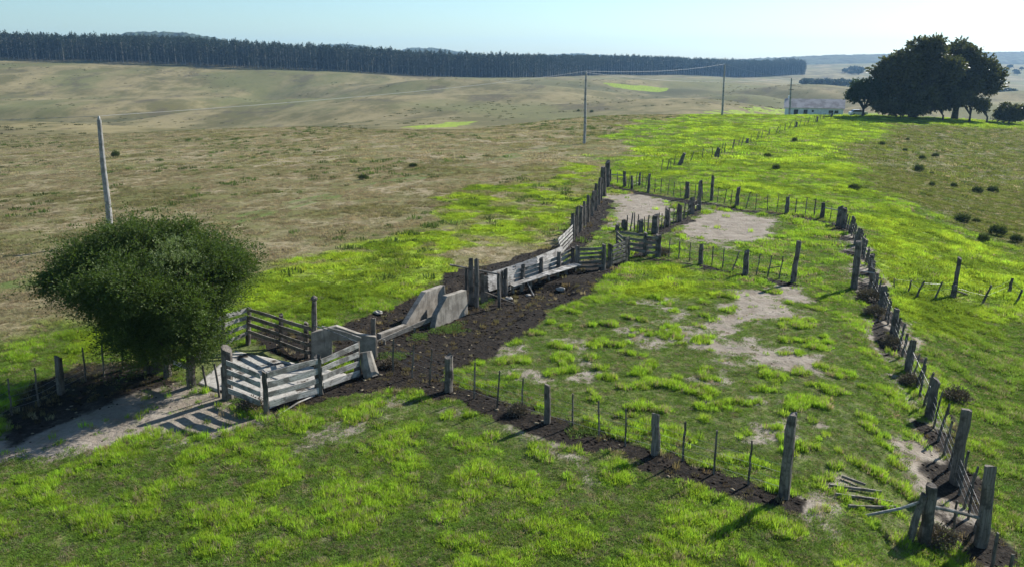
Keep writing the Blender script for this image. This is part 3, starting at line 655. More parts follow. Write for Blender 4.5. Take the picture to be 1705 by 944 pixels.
# mid fence
f = Fence('sparse picket fence across the middle of the paddock ending at a tall leaning post', at=(1241, 457))
f.post(1096, 428, 1098, 392, .14)
for u, v, ut, vt in ((1113, 430, 1116, 397), (1130, 432, 1132, 402), (1148, 436, 1150, 404)): f.post(u, v, ut, vt, .038, 'picket', line=False)
f.post(1167, 440, 1168, 407, .15)
for u, v, ut, vt in ((1185, 444, 1188, 410), (1203, 447, 1206, 414), (1219, 451, 1231, 419)): f.post(u, v, ut, vt, .038, 'picket', line=False)
f.post(1241, 457, 1244, 419, .16)
for u, v, ut, vt in ((1259, 458, 1266, 423), (1278, 461, 1285, 426), (1297, 464, 1304, 427)): f.post(u, v, ut, vt, .038, 'picket', line=False)
f.post(1320, 469, 1330, 402, .15); f.wires((.3, .6, .85), 1.25, .004)
P = px(1278, 461); Q = px(1297, 464); b = MB(); b.tube([onplane(P, Q, 1277, 447), onplane(P, Q, 1299, 444)], .03, 6, .1); b.build('rail', M_picket, f.o)
# long fence to the house
f = Fence('old fence of short dark pickets climbing the lime hillside toward the white house', at=(1193, 262))
LP = [(1093, 292), (1131, 275), (1160, 268), (1193, 261), (1242, 241), (1286, 226), (1325, 213), (1362, 203), (1384, 196), (1405, 190)]
for i in range(len(LP) - 1):
    f.pickets(LP[i], LP[i + 1], (4, 2, 2, 6, 6, 6, 6, 5, 5)[i], 1.45, .05, .13, .5, .15)
f.post(1131, 276, 1140, 256, .22, label='curved thick leaning stump post'); f.post(1193, 262, 1197, 247, .3)
for u, v in ((1243, 240), (1325, 213), (1360, 204), (1384, 197)): f.post(u, v, u + 2, v - 9, .2)
# right fragment
f = Fence('broken run of leaning pickets and one tall post on the right hand slope', at=(1588, 493))
for u, v, ut, vt, r in ((1489, 482, 1489, 464, .035), (1512, 486, 1518, 467, .05), (1525, 495, 1539, 468, .05), (1556, 497, 1569, 470, .05)): f.post(u, v, ut, vt, r, 'picket')
f.post(1588, 493, 1598, 430, .13); f.post(1586, 495, 1590, 474, .13, line=False)
for u, v, ut, vt, r in ((1635, 506, 1651, 475, .06), (1679, 489, 1686, 464, .1), (1691, 505, 1702, 482, .06)): f.post(u, v, ut, vt, r, 'picket')
f.wires((.5, .85), 1.1, .004)
b = MB(); P = px(1588, 493); p1 = px(1610, 492); b.tube([on3(1592, 484, P[1]), (p1[0], p1[1], g1(*p1) + .05)], .05, 6); b.build('stay', M_post, f.o)
# left fence in the tree shade
f = Fence('wire fence in the deep shade left of the broad tree', at=(98, 656))
f.post(-30, 720, -38, 650, .1)
for u, v, ut, vt, r in ((20, 692, 13, 630, .035), (65, 677, 57, 612, .035), (100, 656, 95, 594, .12), (106, 653, 101, 595, .05), (143, 633, 137, 578, .035), (173, 626, 169, 572, .035), (204, 613, 201, 566, .035)): f.post(u, v, ut, vt, r, 'post' if r > .1 else 'picket')
f.post(235, 606, 234, 560, .1); f.wires()
# ------------------------------------------------------------------ board pens
def tops(u, v, ut, vt):
    x, y = px(u, v); return Vector((x, y, g1(x, y))), on3(ut, vt, y)
def board_run(name, label, posts, rails, cat='board fence', hb=.16, mat=None, radii=.1, th=.04, skip=(), splay=0, inner=False):
    """posts: (ub,vb,ut,vt); rails: per span a list of ((u0,v0),(u1,v1)) board centre lines in the plane of the span"""
    P = [tops(*p[:4]) for p in posts]; T = thing(name, label, cat, P[0][0])
    for i, (a, t) in enumerate(P):
        if i in skip: continue
        r = radii if not hasattr(radii, '__len__') else radii[i]
        b = MB(); post_mesh(b, a, t, r, .02, 8, .2, .1); b.build('post', M_post, T)
    for (i, j, lst) in rails:
        p, q = P[i][0], P[j][0]; n = (q - p); n = Vector((n.y, -n.x, 0)).normalized()
        if n.y > 0: n = -n
        if inner: n = -n
        r0 = (radii if not hasattr(radii, '__len__') else radii[i]) * .72
        for ki, (c0, c1) in enumerate(lst):
            of = n * -(1 - ki / max(1, len(lst) - 1)) * splay * 1.1
            A = onplane(p + of, q + of, *c0) + n * (r0 + th); B = onplane(p + of, q + of, *c1) + n * (r0 + th)
            b = MB(); b.plank(A, B, hb * random.uniform(.85, 1.12), th, .02 if splay else .025, tilt=math.atan(splay) if splay else 0); b.build('board', mat or M_board, T)
    return T
def rl(a, b, n, c, d):       # n lines from top line a-b to bottom line c-d
    return [((a[0] + (c[0] - a[0]) * t, a[1] + (c[1] - a[1]) * t), (b[0] + (d[0] - b[0]) * t, b[1] + (d[1] - b[1]) * t)) for t in [i / (n - 1) for i in range(n)]]
board_run('board_fence', 'grey board fence at the front of the dip pen, corner nearest the camera', [(379, 664, 377, 579), (444, 689, 440, 619), (532, 656, 528, 594), (597, 627, 594, 569)],
  [(0, 1, rl((384, 601), (440, 623), 4, (387, 647), (440, 668))), (1, 2, rl((442, 623), (526, 600), 4, (446, 671), (528, 648))), (2, 3, rl((530, 600), (592, 573), 4, (534, 640), (594, 619)))], radii=[.2, .1, .16, .13], hb=.225)
board_run('board_fence', 'dark rail fence at the back of the dip pen, right of the broad tree', [(412, 573, 415, 511), (469, 577, 468, 524), (511, 594, 510, 537), (521, 600, 522, 556)],
  [(0, 1, rl((415, 514), (468, 530), 4, (415, 550), (468, 568))), (1, 2, rl((468, 530), (511, 543), 4, (468, 568), (511, 584))), (2, 3, rl((511, 543), (522, 547), 4, (511, 584), (521, 586)))], radii=.11, hb=.17, mat=M_rail)
board_run('board_fence', 'pale board fence on the far left side of the dip pen, half under the tree', [(412, 573, 415, 511), (372, 588, 371, 526), (330, 600, 330, 545)],
  [(0, 1, rl((412, 514), (371, 526), 4, (412, 552), (371, 570))), (1, 2, rl((371, 527), (330, 540), 4, (371, 570), (330, 585)))], radii=.1, hb=.19, skip=(0,))
f = Fence('stub fence of one thick post and leaning pickets between tree and dip pen', name='picket_fence', at=(320, 643))
f.post(279, 627, 277, 592, .14); f.post(320, 643, 317, 590, .19)
for u, v, ut, vt in ((345, 650, 337, 608), (366, 661, 357, 606), (372, 664, 369, 610)): f.post(u, v, ut, vt, .045, 'picket')
P = px(279, 627); Q = px(320, 643); b = MB(); b.plank(onplane(P, Q, 288, 602), onplane(P, Q, 314, 612), .18, .04); b.build('board', M_board, f.o)
q4 = [px(*p) for p in ((326, 640), (446, 684), (584, 624), (388, 584))]; nq = 40; vv = []
for i in range(nq + 1):
    for j in range(nq + 1):
        a_, b_ = i / nq, j / nq; X_ = (q4[0][0] * (1 - a_) + q4[1][0] * a_) * (1 - b_) + (q4[3][0] * (1 - a_) + q4[2][0] * a_) * b_; Y_ = (q4[0][1] * (1 - a_) + q4[1][1] * a_) * (1 - b_) + (q4[3][1] * (1 - a_) + q4[2][1] * a_) * b_
        vv.append((X_, Y_, g1(X_, Y_, False) + (.07 if 0 < i < nq and 0 < j < nq else -.25)))
s = NM('pale_slab_with_dung'); n_ = s.noise(.9, 6, .7, s.pos()); fn = s.noise(6, 5, .7, s.pos()); c_ = s.mix(s.ramp(fn, .35, .65), (.27, .255, .23), (.42, .40, .365)); c_ = s.mix(s.ramp(s.math('ADD', n_, s.math('MULTIPLY', fn, .12)), .60, .68), c_, (.035, .028, .022)); s.bsdf(c_, .9, s.bump(fn, .5, .04), .1)
ii = np.arange((nq + 1) ** 2).reshape(nq + 1, nq + 1); me = mesh_np('pen_floor', vv, np.stack([ii[:-1, :-1], ii[1:, :-1], ii[1:, 1:], ii[:-1, 1:]], -1).reshape(-1, 4)); me.materials.append(s.m); o = bpy.data.objects.new('pen_floor', me); sc.collection.objects.link(o); o['kind'] = 'structure'
# tall ball-topped post and poles
f = Fence('tall slim post with a rounded knob on top beside the concrete wall', 'post', 'knob_post', at=(521, 600))
f.post(521, 600, 523, 500, .12)
x, y = px(521, 600); T = on3(523, 497, y); b = MB(); b.tube([T + Vector((0, 0, -.12)), T + Vector((0, 0, -.04)), T + Vector((0, 0, .05)), T + Vector((0, 0, .13))], [.07, .15, .15, .05], 9, .05); b.build('knob', M_post, f.o)
# concrete walls of the dip
def wall(name, label, P, Q, outline, th, cat='wall', holes=None, mat=None):
    P = px(*P); Q = px(*Q); d = Vector((Q[0] - P[0], Q[1] - P[1], 0)).normalized(); n = Vector((-d.y, d.x, 0))
    if n.y < 0: n = -n
    pts = [onplane(P, Q, *o) for o in outline]; b = MB(); k = len(pts)
    back = [p + n * th for p in pts]
    fs = [tuple(range(k)), tuple(range(2 * k - 1, k - 1, -1))] + [(i, (i + 1) % k, k + (i + 1) % k, k + i) for i in range(k)]
    b.add(pts + back, fs); O = (P[0], P[1], g1(*P)); o = b.build(name, mat or M_conc, origin=O)
    bv = o.modifiers.new('bevel', 'BEVEL'); bv.width = .02; bv.segments = 2; return tag(o, label, cat)
wall('dip_wall', 'far pale concrete side wall of the cattle dip with a steep sloping edge', (676, 547), (745, 513), [(674, 549), (677, 538), (709, 486), (741, 475), (743, 518), (716, 532)], .3)
wall('dip_wall', 'near stained concrete side wall of the cattle dip facing the camera', (722, 548), (780, 522), [(722, 556), (728, 524), (745, 493), (777, 483), (780, 526), (745, 545)], .32)
wall('kerb_wall', 'low concrete kerb in the black soil left of the dip walls', (634, 566), (680, 548), [(634, 570), (634, 556), (677, 540), (681, 554)], .25)
P, Q = (520, 604), (626, 596)
T = wall('concrete_gate_wall', 'peaked concrete wall with a square opening behind the board pen', P, Q,
     [(518, 606), (518, 554), (560, 543), (600, 557), (626, 561), (626, 600), (588, 603), (588, 566), (553, 567), (553, 606)], .28)
b = MB(); p0 = px(604, 628); b.tube([(p0[0] + .35, p0[1] + .1, g1(*p0) - .05), (p0[0] + .2, p0[1] + .25, g1(*p0) + .45), (p0[0] + .1, p0[1] + .4, g1(*p0) + .95)], [.36, .33, .27], 10, .06)
tag(b.build('concrete_stub', M_conc, origin=(p0[0] + .3, p0[1], g1(*p0))), 'leaning round concrete stub between board fence and wire fence', 'stub')
b = MB(); P = px(630, 572); Q = px(729, 540); b.plank(onplane(P, Q, 628, 570), onplane(P, Q, 730, 526), .22, .06); b.plank(onplane(P, Q, 638, 577), onplane(P, Q, 700, 556), .14, .05)
for u, v, vt in ((640, 574, 566), (722, 545, 532), (690, 556, 545)):
    x, y = px(u, v); b.tube([(x, y + .08, g1(x, y) - .1), (x, y + .08, on3(u, vt, y).z)], .05, 6)
tag(b.build('dip_rail', M_rail, origin=(P[0], P[1], g1(*P))), 'long slanting plank rail beside the dip in the black soil', 'rail')
for (A_, B_, lb) in (((520, 541), (594, 569), 'upper thin pole lying across the concrete wall top'), ((536, 543), (601, 562), 'lower thin pole lying across the concrete wall top')):
    yA = px(521, 600)[1]; yB = px(597, 627)[1] if A_[0] == 520 else px(600, 605)[1]
    b = MB(); p, q = on3(*A_, yA - .1), on3(*B_, yB); b.tube([p, (p + q) / 2 + Vector((0, 0, .05)), q], .03, 6, .1); tag(b.build('loose_pole', M_board, origin=p), lb, 'pole')
# crush gate frame
f = Fence('guillotine gate of tall dark uprights with a crosspole at the dip entrance', 'cattle gate', 'crush_gate', at=(785, 507))
f.post(784, 506, 784, 430, .13, 'upright'); f.post(793, 511, 793, 432, .13, 'upright'); f.post(831, 512, 830, 455, .08, 'upright'); f.post(776, 489, 777, 447, .08, 'upright')
P = px(784, 506); Q = px(831, 512); b = MB(); b.tube([on3(749, 441, P[1] + .3), on3(790, 449, P[1] + .15), on3(831, 457, Q[1])], .055, 7, .15); b.build('crosspole', M_rail, f.o)
b = MB(); p1 = px(856, 507); b.tube([on3(807, 486, P[1]), (p1[0], p1[1], g1(*p1) + .08)], .045, 7, .15); b.build('lower_pole', M_post, f.o)
for (u, v, ut, vt) in ((800, 505, 806, 455), (807, 502, 811, 459)):
    a, t = tops(u, v, ut, vt); b = MB(); b.box((a + t) / 2, (.2, .05, (t - a).length), 0); b.build('slat', M_rail, f.o)
# race
board_run('race_wall', 'long pale plank wall on the far side of the cattle race', [(812, 488, 810, 455), (858, 474, 857, 440), (893, 462, 892, 427), (934, 446, 934, 410)],
  [(0, 1, rl((811, 457), (857, 443), 6, (812, 482), (858, 468))), (1, 2, rl((857, 443), (892, 430), 6, (858, 468), (893, 456))), (2, 3, rl((892, 430), (934, 413), 6, (893, 456), (934, 440)))], radii=.06, hb=.215, splay=.75, skip=(0, 1, 2, 3))
board_run('race_wall', 'low near side board wall of the cattle race behind stubby upright posts', [(842, 492, 842, 448), (870, 478, 871, 440), (901, 463, 901, 430), (930, 452, 931, 420), (953, 446, 954, 412)],
  [(i, i + 1, rl(a, b, 4, c, d)) for i, (a, b, c, d) in enumerate((((842, 458), (870, 450), (842, 484), (870, 474)), ((870, 450), (901, 441), (870, 474), (901, 461)), ((901, 441), (931, 431), (901, 461), (931, 452)), ((931, 430), (954, 417), (931, 452), (953, 441))))], radii=.13, hb=.19, inner=True)
x, y = px(838, 493)
f = Fence('thin upright boards at the lower end of the race beside the crush gate', 'boards', 'end_boards', at=(838, 493)); f.post(837, 493, 836, 452, .1); f.post(833, 497, 832, 456, .07)
# catwalk
b = MB(); T = thing('catwalk', 'raised narrow plank catwalk on pegs along the near side of the race', 'catwalk', (*px(900, 474), 0))
C = [(850, 488), (905, 470), (960, 452)]; G = [Vector((*px(*c), 0)) for c in C]
for i in range(2):
    a, c = G[i], G[i + 1]; d = (c - a).normalized(); n = Vector((d.y, -d.x, 0))
    for k in range(3):
        b = MB(); off = n * (k * .2 - .1) ; za = g1(a.x, a.y) + .48; zc = g1(c.x, c.y) + .46; A = a + off; B = c + off
        bb = [A + Vector((0, 0, za)), B + Vector((0, 0, zc))]; side = n * .092
        vs = []
        for p in bb:
            j = random.uniform(-.012, .012)
            for sx, sz in ((-1, -1), (1, -1), (1, 1), (-1, 1)): vs.append(p + side * sx + Vector((0, 0, sz * .02 + j)))
        b.add(vs, [(3, 2, 1, 0), (4, 5, 6, 7)] + [(q, (q + 1) % 4, 4 + (q + 1) % 4, 4 + q) for q in range(4)]); b.build('plank', M_board, T)
for t in np.linspace(.03, .97, 8):
    p = G[0].lerp(G[1], t * 2) if t < .5 else G[1].lerp(G[2], t * 2 - 1); b = MB(); z = g1(p.x, p.y); post_mesh(b, (p.x, p.y, z), (p.x, p.y, z + .44), .09, .01, 7); b.build('peg', M_rail, T)
board_run('board_fence', 'five rail dark fence panel between the race and the corral gate', [(961, 449, 962, 410), (1005, 449, 1006, 407), (1015, 445, 1016, 407), (1041, 437, 1041, 398)],
  [(0, 1, rl((964, 415), (1003, 413), 5, (964, 444), (1003, 442))), (2, 3, rl((1017, 411), (1038, 403), 5, (1017, 437), (1038, 430)))], radii=.15, hb=.17, mat=M_rail)
board_run('board_gate', 'short slanted rail gate behind the corral post', [(1045, 430, 1045, 397), (1028, 416, 1028, 384)], [(0, 1, rl((1043, 399), (1028, 386), 4, (1043, 422), (1028, 408)))], 'gate', radii=.09, hb=.17, mat=M_rail)
board_run('board_fence', 'dark four rail corral fence at the right end of the race', [(1045, 427, 1045, 396), (1074, 426, 1075, 388), (1096, 428, 1096, 391)],
  [(0, 1, rl((1031, 386), (1073, 392), 4, (1047, 414), (1073, 419))), (1, 2, rl((1077, 394), (1096, 396), 4, (1077, 420), (1096, 420)))], radii=.16, hb=.19, mat=M_rail)
board_run('board_fence', 'white weathered slatted panel joining the race to the stake fence', [(934, 424, 932, 396), (952, 402, 951, 374)], [(0, 1, rl((926, 400), (951, 376), 5, (933, 420), (951, 400)))], radii=.09, hb=.15)
# ------------------------------------------------------------------ loose boards, stones
for (a, c, lb) in (((1401, 797), (1440, 812), 'short grey board lying uppermost in the grass near the bottom right gateway'), ((1380, 812), (1467, 824), 'grey board second from the top among those fallen in the grass'),
                   ((1391, 826), (1486, 840), 'long pale board third from the top among those fallen in the grass'), ((1412, 847), (1490, 848), 'dark board lying lowest in the grass with its shadow beneath')):
    A, B = px(*a), px(*c); b = MB(); b.plank((A[0], A[1], g1(*A) + .1), (B[0], B[1], g1(*B) + .14), .08, .05); tag(b.build('fallen_board', M_rail, origin=(A[0], A[1], g1(*A))), lb, 'board', 'boards fallen in the grass')
for (a, c, lb) in (((865, 471), (889, 493), 'thin stick leaning on the catwalk edge down to the soil'), ((463, 694), (524, 660), 'bent pale branch lying under the front board fence')):
    A, B = px(*a), px(*c); b = MB(); za = .55 if a[0] == 865 else .06; b.tube([(A[0], A[1], g1(*A) + za), ((A[0] + B[0]) / 2, (A[1] + B[1]) / 2 + .1, g1(*A) + za / 2 + .08), (B[0], B[1], g1(*B) + .05)], .035, 6, .15); tag(b.build('stick', M_board, origin=(A[0], A[1], g1(*A))), lb, 'stick')
def stone(u, v, s, lb=None, group=None):
    x, y = px(u, v); z = g1(x, y); b = MB(); rr = random.Random(u * 7 + v); n, m_ = 8, 5; vs = []
    for i in range(m_ + 1):
        for k in range(n):
            ph = math.pi * i / m_; t = 6.283 * k / n; q = s * rr.uniform(.75, 1.15)
            vs.append((x + q * math.sin(ph) * math.cos(t) * 1.3, y + q * math.sin(ph) * math.sin(t), z + s * .25 + q * .65 * math.cos(ph)))
    b.add(vs, [(i * n + k, i * n + (k + 1) % n, (i + 1) * n + (k + 1) % n, (i + 1) * n + k) for i in range(m_) for k in range(n)])
    return tag(b.build('stone', M_stone, origin=(x, y, z)), lb, 'stone', group)
stone(934, 482, .22, 'largest grey stone in the black soil below the catwalk'); stone(847, 499, .22, 'pale flat stone beside the lower pole of the crush gate')
stone(880, 492, .14, 'small stone at the foot of the leaning stick'); stone(629, 521, .2, 'lone pale stone at the grass edge above the dip')
# ------------------------------------------------------------------ utility poles and wires
def upole(ub, vb, ut, vt, r, lb, arms=False):
    x, y = pxc(ub, vb); z = g1(x, y); T = on3(ut, vt, y); o = thing('utility_pole', lb, 'utility pole', (x, y, z)); b = MB(); B = Vector((x, y, z - .3)); d = T - B
    b.tube([B, B + d * .3 + Vector((.04, 0, 0)), B + d * .65 + Vector((-.03, 0, 0)), T], [r * 1.25, r * 1.1, r * .95, r * .75], 10, .05); b.build('shaft', M_pole, o)
    b = MB(); b.tube([T + Vector((0, 0, -.05)), T + Vector((0, 0, .1)), T + Vector((0, 0, .26))], [.09, .11, .05], 8); b.build('insulator', M_line, o)
    if arms:
        for k in (.0, .12): 
            b = MB(); b.box(T - (T - B) * (.16 + k) + Vector((0, -.2, 0)), (1.9 - k * 6, .12, .12)); b.build('crossarm', M_post, o)
    return T
T1 = upole(185, 402, 165, 200, .19, 'near leaning utility pole rising behind the broad tree')
T2 = upole(973, 240, 976, 122, .19, 'straight utility pole standing alone in the dry field')
T3 = upole(1203, 183, 1207, 109, .22, 'utility pole on the brow of the hill left of the house')
T4 = upole(1315, 183, 1318, 132, .19, 'utility pole with short crossarms in front of the white house', True)
def cable(A, B, sag, r, lb):
    b = MB(); pts = []
    for i in range(17):
        t = i / 16; p = A.lerp(B, t); p.z -= sag * 4 * t * (1 - t); pts.append(p)
    b.tube(pts, r, 5); tag(b.build('overhead_cable', M_line, origin=A), lb, 'cable')
up = Vector((0, 0, .26))
cable(T1 + up, T2 + up, .5, .016, 'pale cable from the leaning pole to the pole in the dry field')
cable(T1 + up, Vector((-95, 75, T1.z - .2)), .8, .014, 'cable running left from the leaning pole out of view')
cable(T2 + up, T3 + up, .7, .016, 'cable from the pole in the dry field to the pole on the brow')
cable(T2 + up * .2, T4 + up, 1.2, .018, 'lower cable sweeping from the dry field pole toward the house')
cable(T3 + up, T4 + up, .5, .025, 'cable from the brow pole to the house pole')
# ------------------------------------------------------------------ leaves
def leaf_quads(c, d, size, asp, rng):      # c: centres (n,3), d: preferred axis (n,3)
    n = len(c); a = d + rng.normal(0, .45, (n, 3)); a /= np.linalg.norm(a, axis=1, keepdims=True)
    b = np.cross(a, rng.normal(0, 1, (n, 3))); b /= np.linalg.norm(b, axis=1, keepdims=True) + 1e-9
    s = (size * rng.uniform(.6, 1.3, n))[:, None]
    v = np.stack([c - a * s * .5, c + b * s * asp * .5, c + a * s * .5, c - b * s * asp * .5], 1).reshape(-1, 3)
    return v, np.arange(4 * n).reshape(n, 4)
def sprays(lobes, nb, per, blen, rng, up=.25, inner=.55, flat=1.0, droop=0., under=False):
    """branchlets fanning out of ellipsoid lobes, leaf centres along each"""
    wts = np.array([l[3] * l[4] * l[5] for l in lobes]) ** .7; wts /= wts.sum(); C, D = [], []; st = []
    pick = rng.choice(len(lobes), nb, p=wts)
    L = np.array(lobes)[pick]; d = rng.normal(0, 1, (nb, 3)); d /= np.linalg.norm(d, axis=1, keepdims=True)
    d[:, 2] = np.where((d[:, 2] < -.35) & (not under), -d[:, 2], d[:, 2])
    rad = inner + (1 - inner) * rng.random(nb) ** .6
    clump = fbm(d[:, 0] * 3 + pick * 7, d[:, 1] * 3 + d[:, 2] * 4, 1, 3, 5); rad *= .82 + .42 * clump
    p = L[:, :3] + d * L[:, 3:6] * rad[:, None]
    ax = d * np.array([1, 1, flat]) + np.array([0, 0, up]) + rng.normal(0, .25, (nb, 3)); ax /= np.linalg.norm(ax, axis=1, keepdims=True)
    t = rng.uniform(0, 1, (nb, per)); ln = blen * rng.uniform(.5, 1.4, nb)
    c = p[:, None] + ax[:, None] * (t * ln[:, None])[..., None] + rng.normal(0, blen * .09, (nb, per, 3)); c[..., 2] -= droop * t ** 2 * ln[:, None]
    return c.reshape(-1, 3), np.repeat(ax, per, 0), p, ax, ln
def add_np(name, v, f, mat, parent):
    O = np.array(parent_origin(parent)) if parent else 0
    me = mesh_np(name, v - O, f); me.materials.append(mat); o = bpy.data.objects.new(name, me); sc.collection.objects.link(o)
    if parent: o.parent = parent
    return o
def limbs(b, base, lobes, r, rng, n=9):
    for i in range(n):
        L = lobes[rng.randrange(len(lobes))]; e = Vector((L[0] + rng.uniform(-.5, .5) * L[3], L[1] + rng.uniform(-.5, .5) * L[4], L[2] + rng.uniform(-.1, .5) * L[5]))
        m1 = base.lerp(e, .35) + Vector((rng.uniform(-.1, .1), rng.uniform(-.1, .1), .12)) * (e - base).length; b.tube([base, m1, base.lerp(e, .7) + Vector((0, 0, .05 * (e - base).length)), e], [r * .55, r * .38, r * .22, r * .06], 6, .1)
# foreground tree
x, y = px(262, 618); z = g1(x, y); TB = Vector((x, y, z))
T = thing('broad_tree', 'broad shaggy dark green tree overhanging the dip pen on the left', 'tree', TB)
def lobe(u, v, ru, rv, dy=0, ry=None):
    Y = y + dy; c = on3(u, v, Y); k = Y / F / .96; return (c.x, c.y, c.z, ru * k, (ry or ru) * k, rv * k)
LB = [lobe(225, 446, 78, 50, .6), lobe(230, 470, 80, 55, -2.0), lobe(160, 490, 50, 40, -1.8), lobe(290, 500, 70, 55, -2.2), lobe(225, 432, 75, 34, 2.2), lobe(140, 452, 62, 42, .3, 80), lobe(95, 465, 32, 22, 0, 50), lobe(300, 420, 70, 38, .5), lobe(352, 430, 62, 50, .2), lobe(392, 445, 30, 34, 0, 50), lobe(250, 520, 95, 60, -.4), lobe(320, 520, 62, 66, -1.8), lobe(190, 500, 60, 50, .6), lobe(290, 572, 60, 36, -2.3, 70), lobe(240, 560, 50, 34, -1.8, 60), lobe(205, 545, 48, 40, .4), lobe(345, 568, 28, 36, -1.9, 50), lobe(255, 585, 40, 32, 0), lobe(365, 470, 48, 40, .1), lobe(170, 415, 58, 24, .8), lobe(250, 402, 78, 20, .6)]
nr_ = np.random.default_rng(3); BS = []
for L in LB:
    for _ in range(7):
        q = nr_.normal(0, 1, 3); q /= np.linalg.norm(q); q[2] *= .8; f_ = nr_.uniform(.55, .98); w_ = nr_.uniform(.20, .38); BS.append((L[0] + q[0] * L[3] * f_, L[1] + q[1] * L[4] * f_, L[2] + q[2] * L[5] * f_, L[3] * w_, L[3] * w_, L[3] * w_ * .8))
BS = [q for q in BS if q[2] - .5 * q[5] > z + .15]
c, d, p, ax, ln = sprays([(*l[:3], l[3] * .58, l[4] * .58, l[5] * .58) for l in LB] + BS, 13500, 18, .62, nr_, .15, .35, .6, .1, True)
c2, d2, *_ = sprays(BS, 1500, 26, 1.15, nr_, .1, .85, .6, .15, True); c = np.concatenate([c, c2]); d = np.concatenate([d, d2])
v_, f_ = leaf_quads(c, d, .10, .45, nr_); add_np('foliage', v_, f_, M_leafA, T)
c, d, *_ = sprays([lobe(290, 420, 30, 18, -1.2), lobe(295, 450, 40, 24, -1.7), lobe(240, 470, 30, 20, -1.6)], 260, 12, .35, nr_, .3, .7)
v_, f_ = leaf_quads(c, d, .075, .5, nr_); add_np('pale_foliage', v_, f_, M_leafP, T)
b = MB(); rr = random.Random(2); b.tube([TB + Vector((0, 0, -.2)), TB + Vector((.05, 0, .6)), TB + Vector((-.1, .1, 1.3))], [.3, .22, .17], 10, .12)
b.tube([TB + Vector((-.35, 0, -.1)), TB + Vector((-.5, 0, .9)), TB + Vector((-1.1, .1, 1.9))], [.16, .12, .09], 8, .12); b.tube([TB + Vector((.3, .2, -.1)), TB + Vector((.6, .2, .8)), TB + Vector((1.1, 0, 1.7))], [.16, .12, .08], 8, .12)
limbs(b, TB + Vector((-.1, .1, 1.2)), LB, .2, rr, 34); b.build('trunk', M_bark, T)
# stems of each branchlet are part of the twig work
def tree_far(name, lb, cat, ub, vb, lobes_px, leafmat, nb, per, blen, size, r, seed, asp=.6, group=None, dy=0, trunkh=.35):
    x, y = pxc(ub, vb, 195.); y += dy; z = g1(x, y); B = Vector((x, y, z)); T = thing(name, lb, cat, B, group); k = y / F / .96; LB = []
    for (u, v, ru, rv) in lobes_px:
        c = on3(u, v, y); LB.append((c.x, c.y, c.z, ru * k * .80, ru * k * .74, rv * k * .80))
    rg = np.random.default_rng(seed); SB = []
    for L in LB:
        for _ in range(9):
            q = rg.normal(0, 1, 3); q /= np.linalg.norm(q); q[2] = abs(q[2]) if rg.random() < .75 else q[2]; f_ = rg.uniform(.55, .95); w_ = rg.uniform(.22, .42)
            SB.append((L[0] + q[0] * L[3] * f_, L[1] + q[1] * L[4] * f_, L[2] + q[2] * L[5] * f_, L[3] * w_, L[3] * w_, L[3] * w_ * .75))
    c, d, *_ = sprays([(*l[:3], l[3] * .72, l[4] * .72, l[5] * .72) for l in LB] + SB, nb, per, blen, rg, .25, .5, .7, 0, True); ok = c[:, 2] > z + .1; c, d = c[ok], d[ok]; v_, f_ = leaf_quads(c, d, size, asp, rg); add_np('crown', v_, f_, leafmat, T)
    b = MB(); h = max(l[2] for l in LB) - z; rr = random.Random(seed)
    b.tube([B + Vector((0, 0, -.3)), B + Vector((0, 0, h * trunkh * .5)), B + Vector((0, 0, h * trunkh))], [r, r * .8, r * .65], 8, .1); limbs(b, B + Vector((0, 0, h * trunkh * .8)), LB, r * .8, rr, 12); b.build('trunk', M_bark, T); return T
tree_far('spreading_tree', 'huge dark spreading tree, tallest, right of the white house', 'tree', 1520, 192, [(1510, 118, 46, 36), (1545, 92, 34, 26), (1480, 120, 26, 26), (1560, 130, 48, 44), (1500, 160, 44, 28), (1540, 168, 52, 22), (1490, 178, 32, 13), (1468, 145, 16, 20), (1462, 122, 12, 10)], M_leafB, 8500, 10, 1.3, .62, 1.1, 5)
tree_far('spreading_tree', 'dark spreading tree forming the right half of the big grove', 'tree', 1606, 190, [(1595, 95, 34, 26), (1620, 120, 38, 30), (1645, 130, 22, 26), (1600, 145, 40, 30), (1640, 148, 24, 14), (1575, 170, 34, 16)], M_leafB, 6200, 10, 1.3, .62, .9, 6, dy=4)
tree_far('leaning_tree', 'smaller lighter tree between the white house and the huge dark tree', 'tree', 1437, 187, [(1437, 152, 22, 18), (1423, 160, 16, 13), (1454, 155, 18, 18), (1462, 170, 9, 12)], M_leafC, 2600, 9, 1.0, .45, .35, 8)
tree_far('shade_tree', 'small tree with a flat crown under the right edge of the grove', 'tree', 1600, 193, [(1600, 168, 18, 10), (1612, 162, 12, 8)], M_leafB, 800, 8, .9, .4, .3, 9, dy=-4)
tree_far('shade_tree', 'small forked tree nearest the round dark bush', 'tree', 1632, 196, [(1635, 175, 16, 9), (1622, 172, 12, 8)], M_leafB, 700, 8, .9, .4, .25, 10, dy=-3)
tree_far('shade_tree', 'slim dark tree at the foot of the huge tree trunk', 'tree', 1556, 192, [(1556, 174, 12, 10)], M_leafB, 500, 8, .9, .4, .25, 12, dy=-4)
tree_far('round_bush', 'round dark bush at the right edge of the lime hilltop', 'bush', 1680, 204, [(1678, 188, 22, 16), (1695, 189, 18, 15), (1668, 193, 14, 11), (1685, 196, 20, 9)], M_leafB, 2600, 8, .8, .38, .3, 11)
tree_far('hedge_bush', 'low black hedge under the huge tree beside the parked car', 'hedge', 1480, 190, [(1462, 179, 9, 9), (1480, 182, 16, 8), (1505, 184, 20, 7), (1530, 186, 18, 6)], M_leafB, 1500, 8, .8, .4, .2, 13, dy=-6)
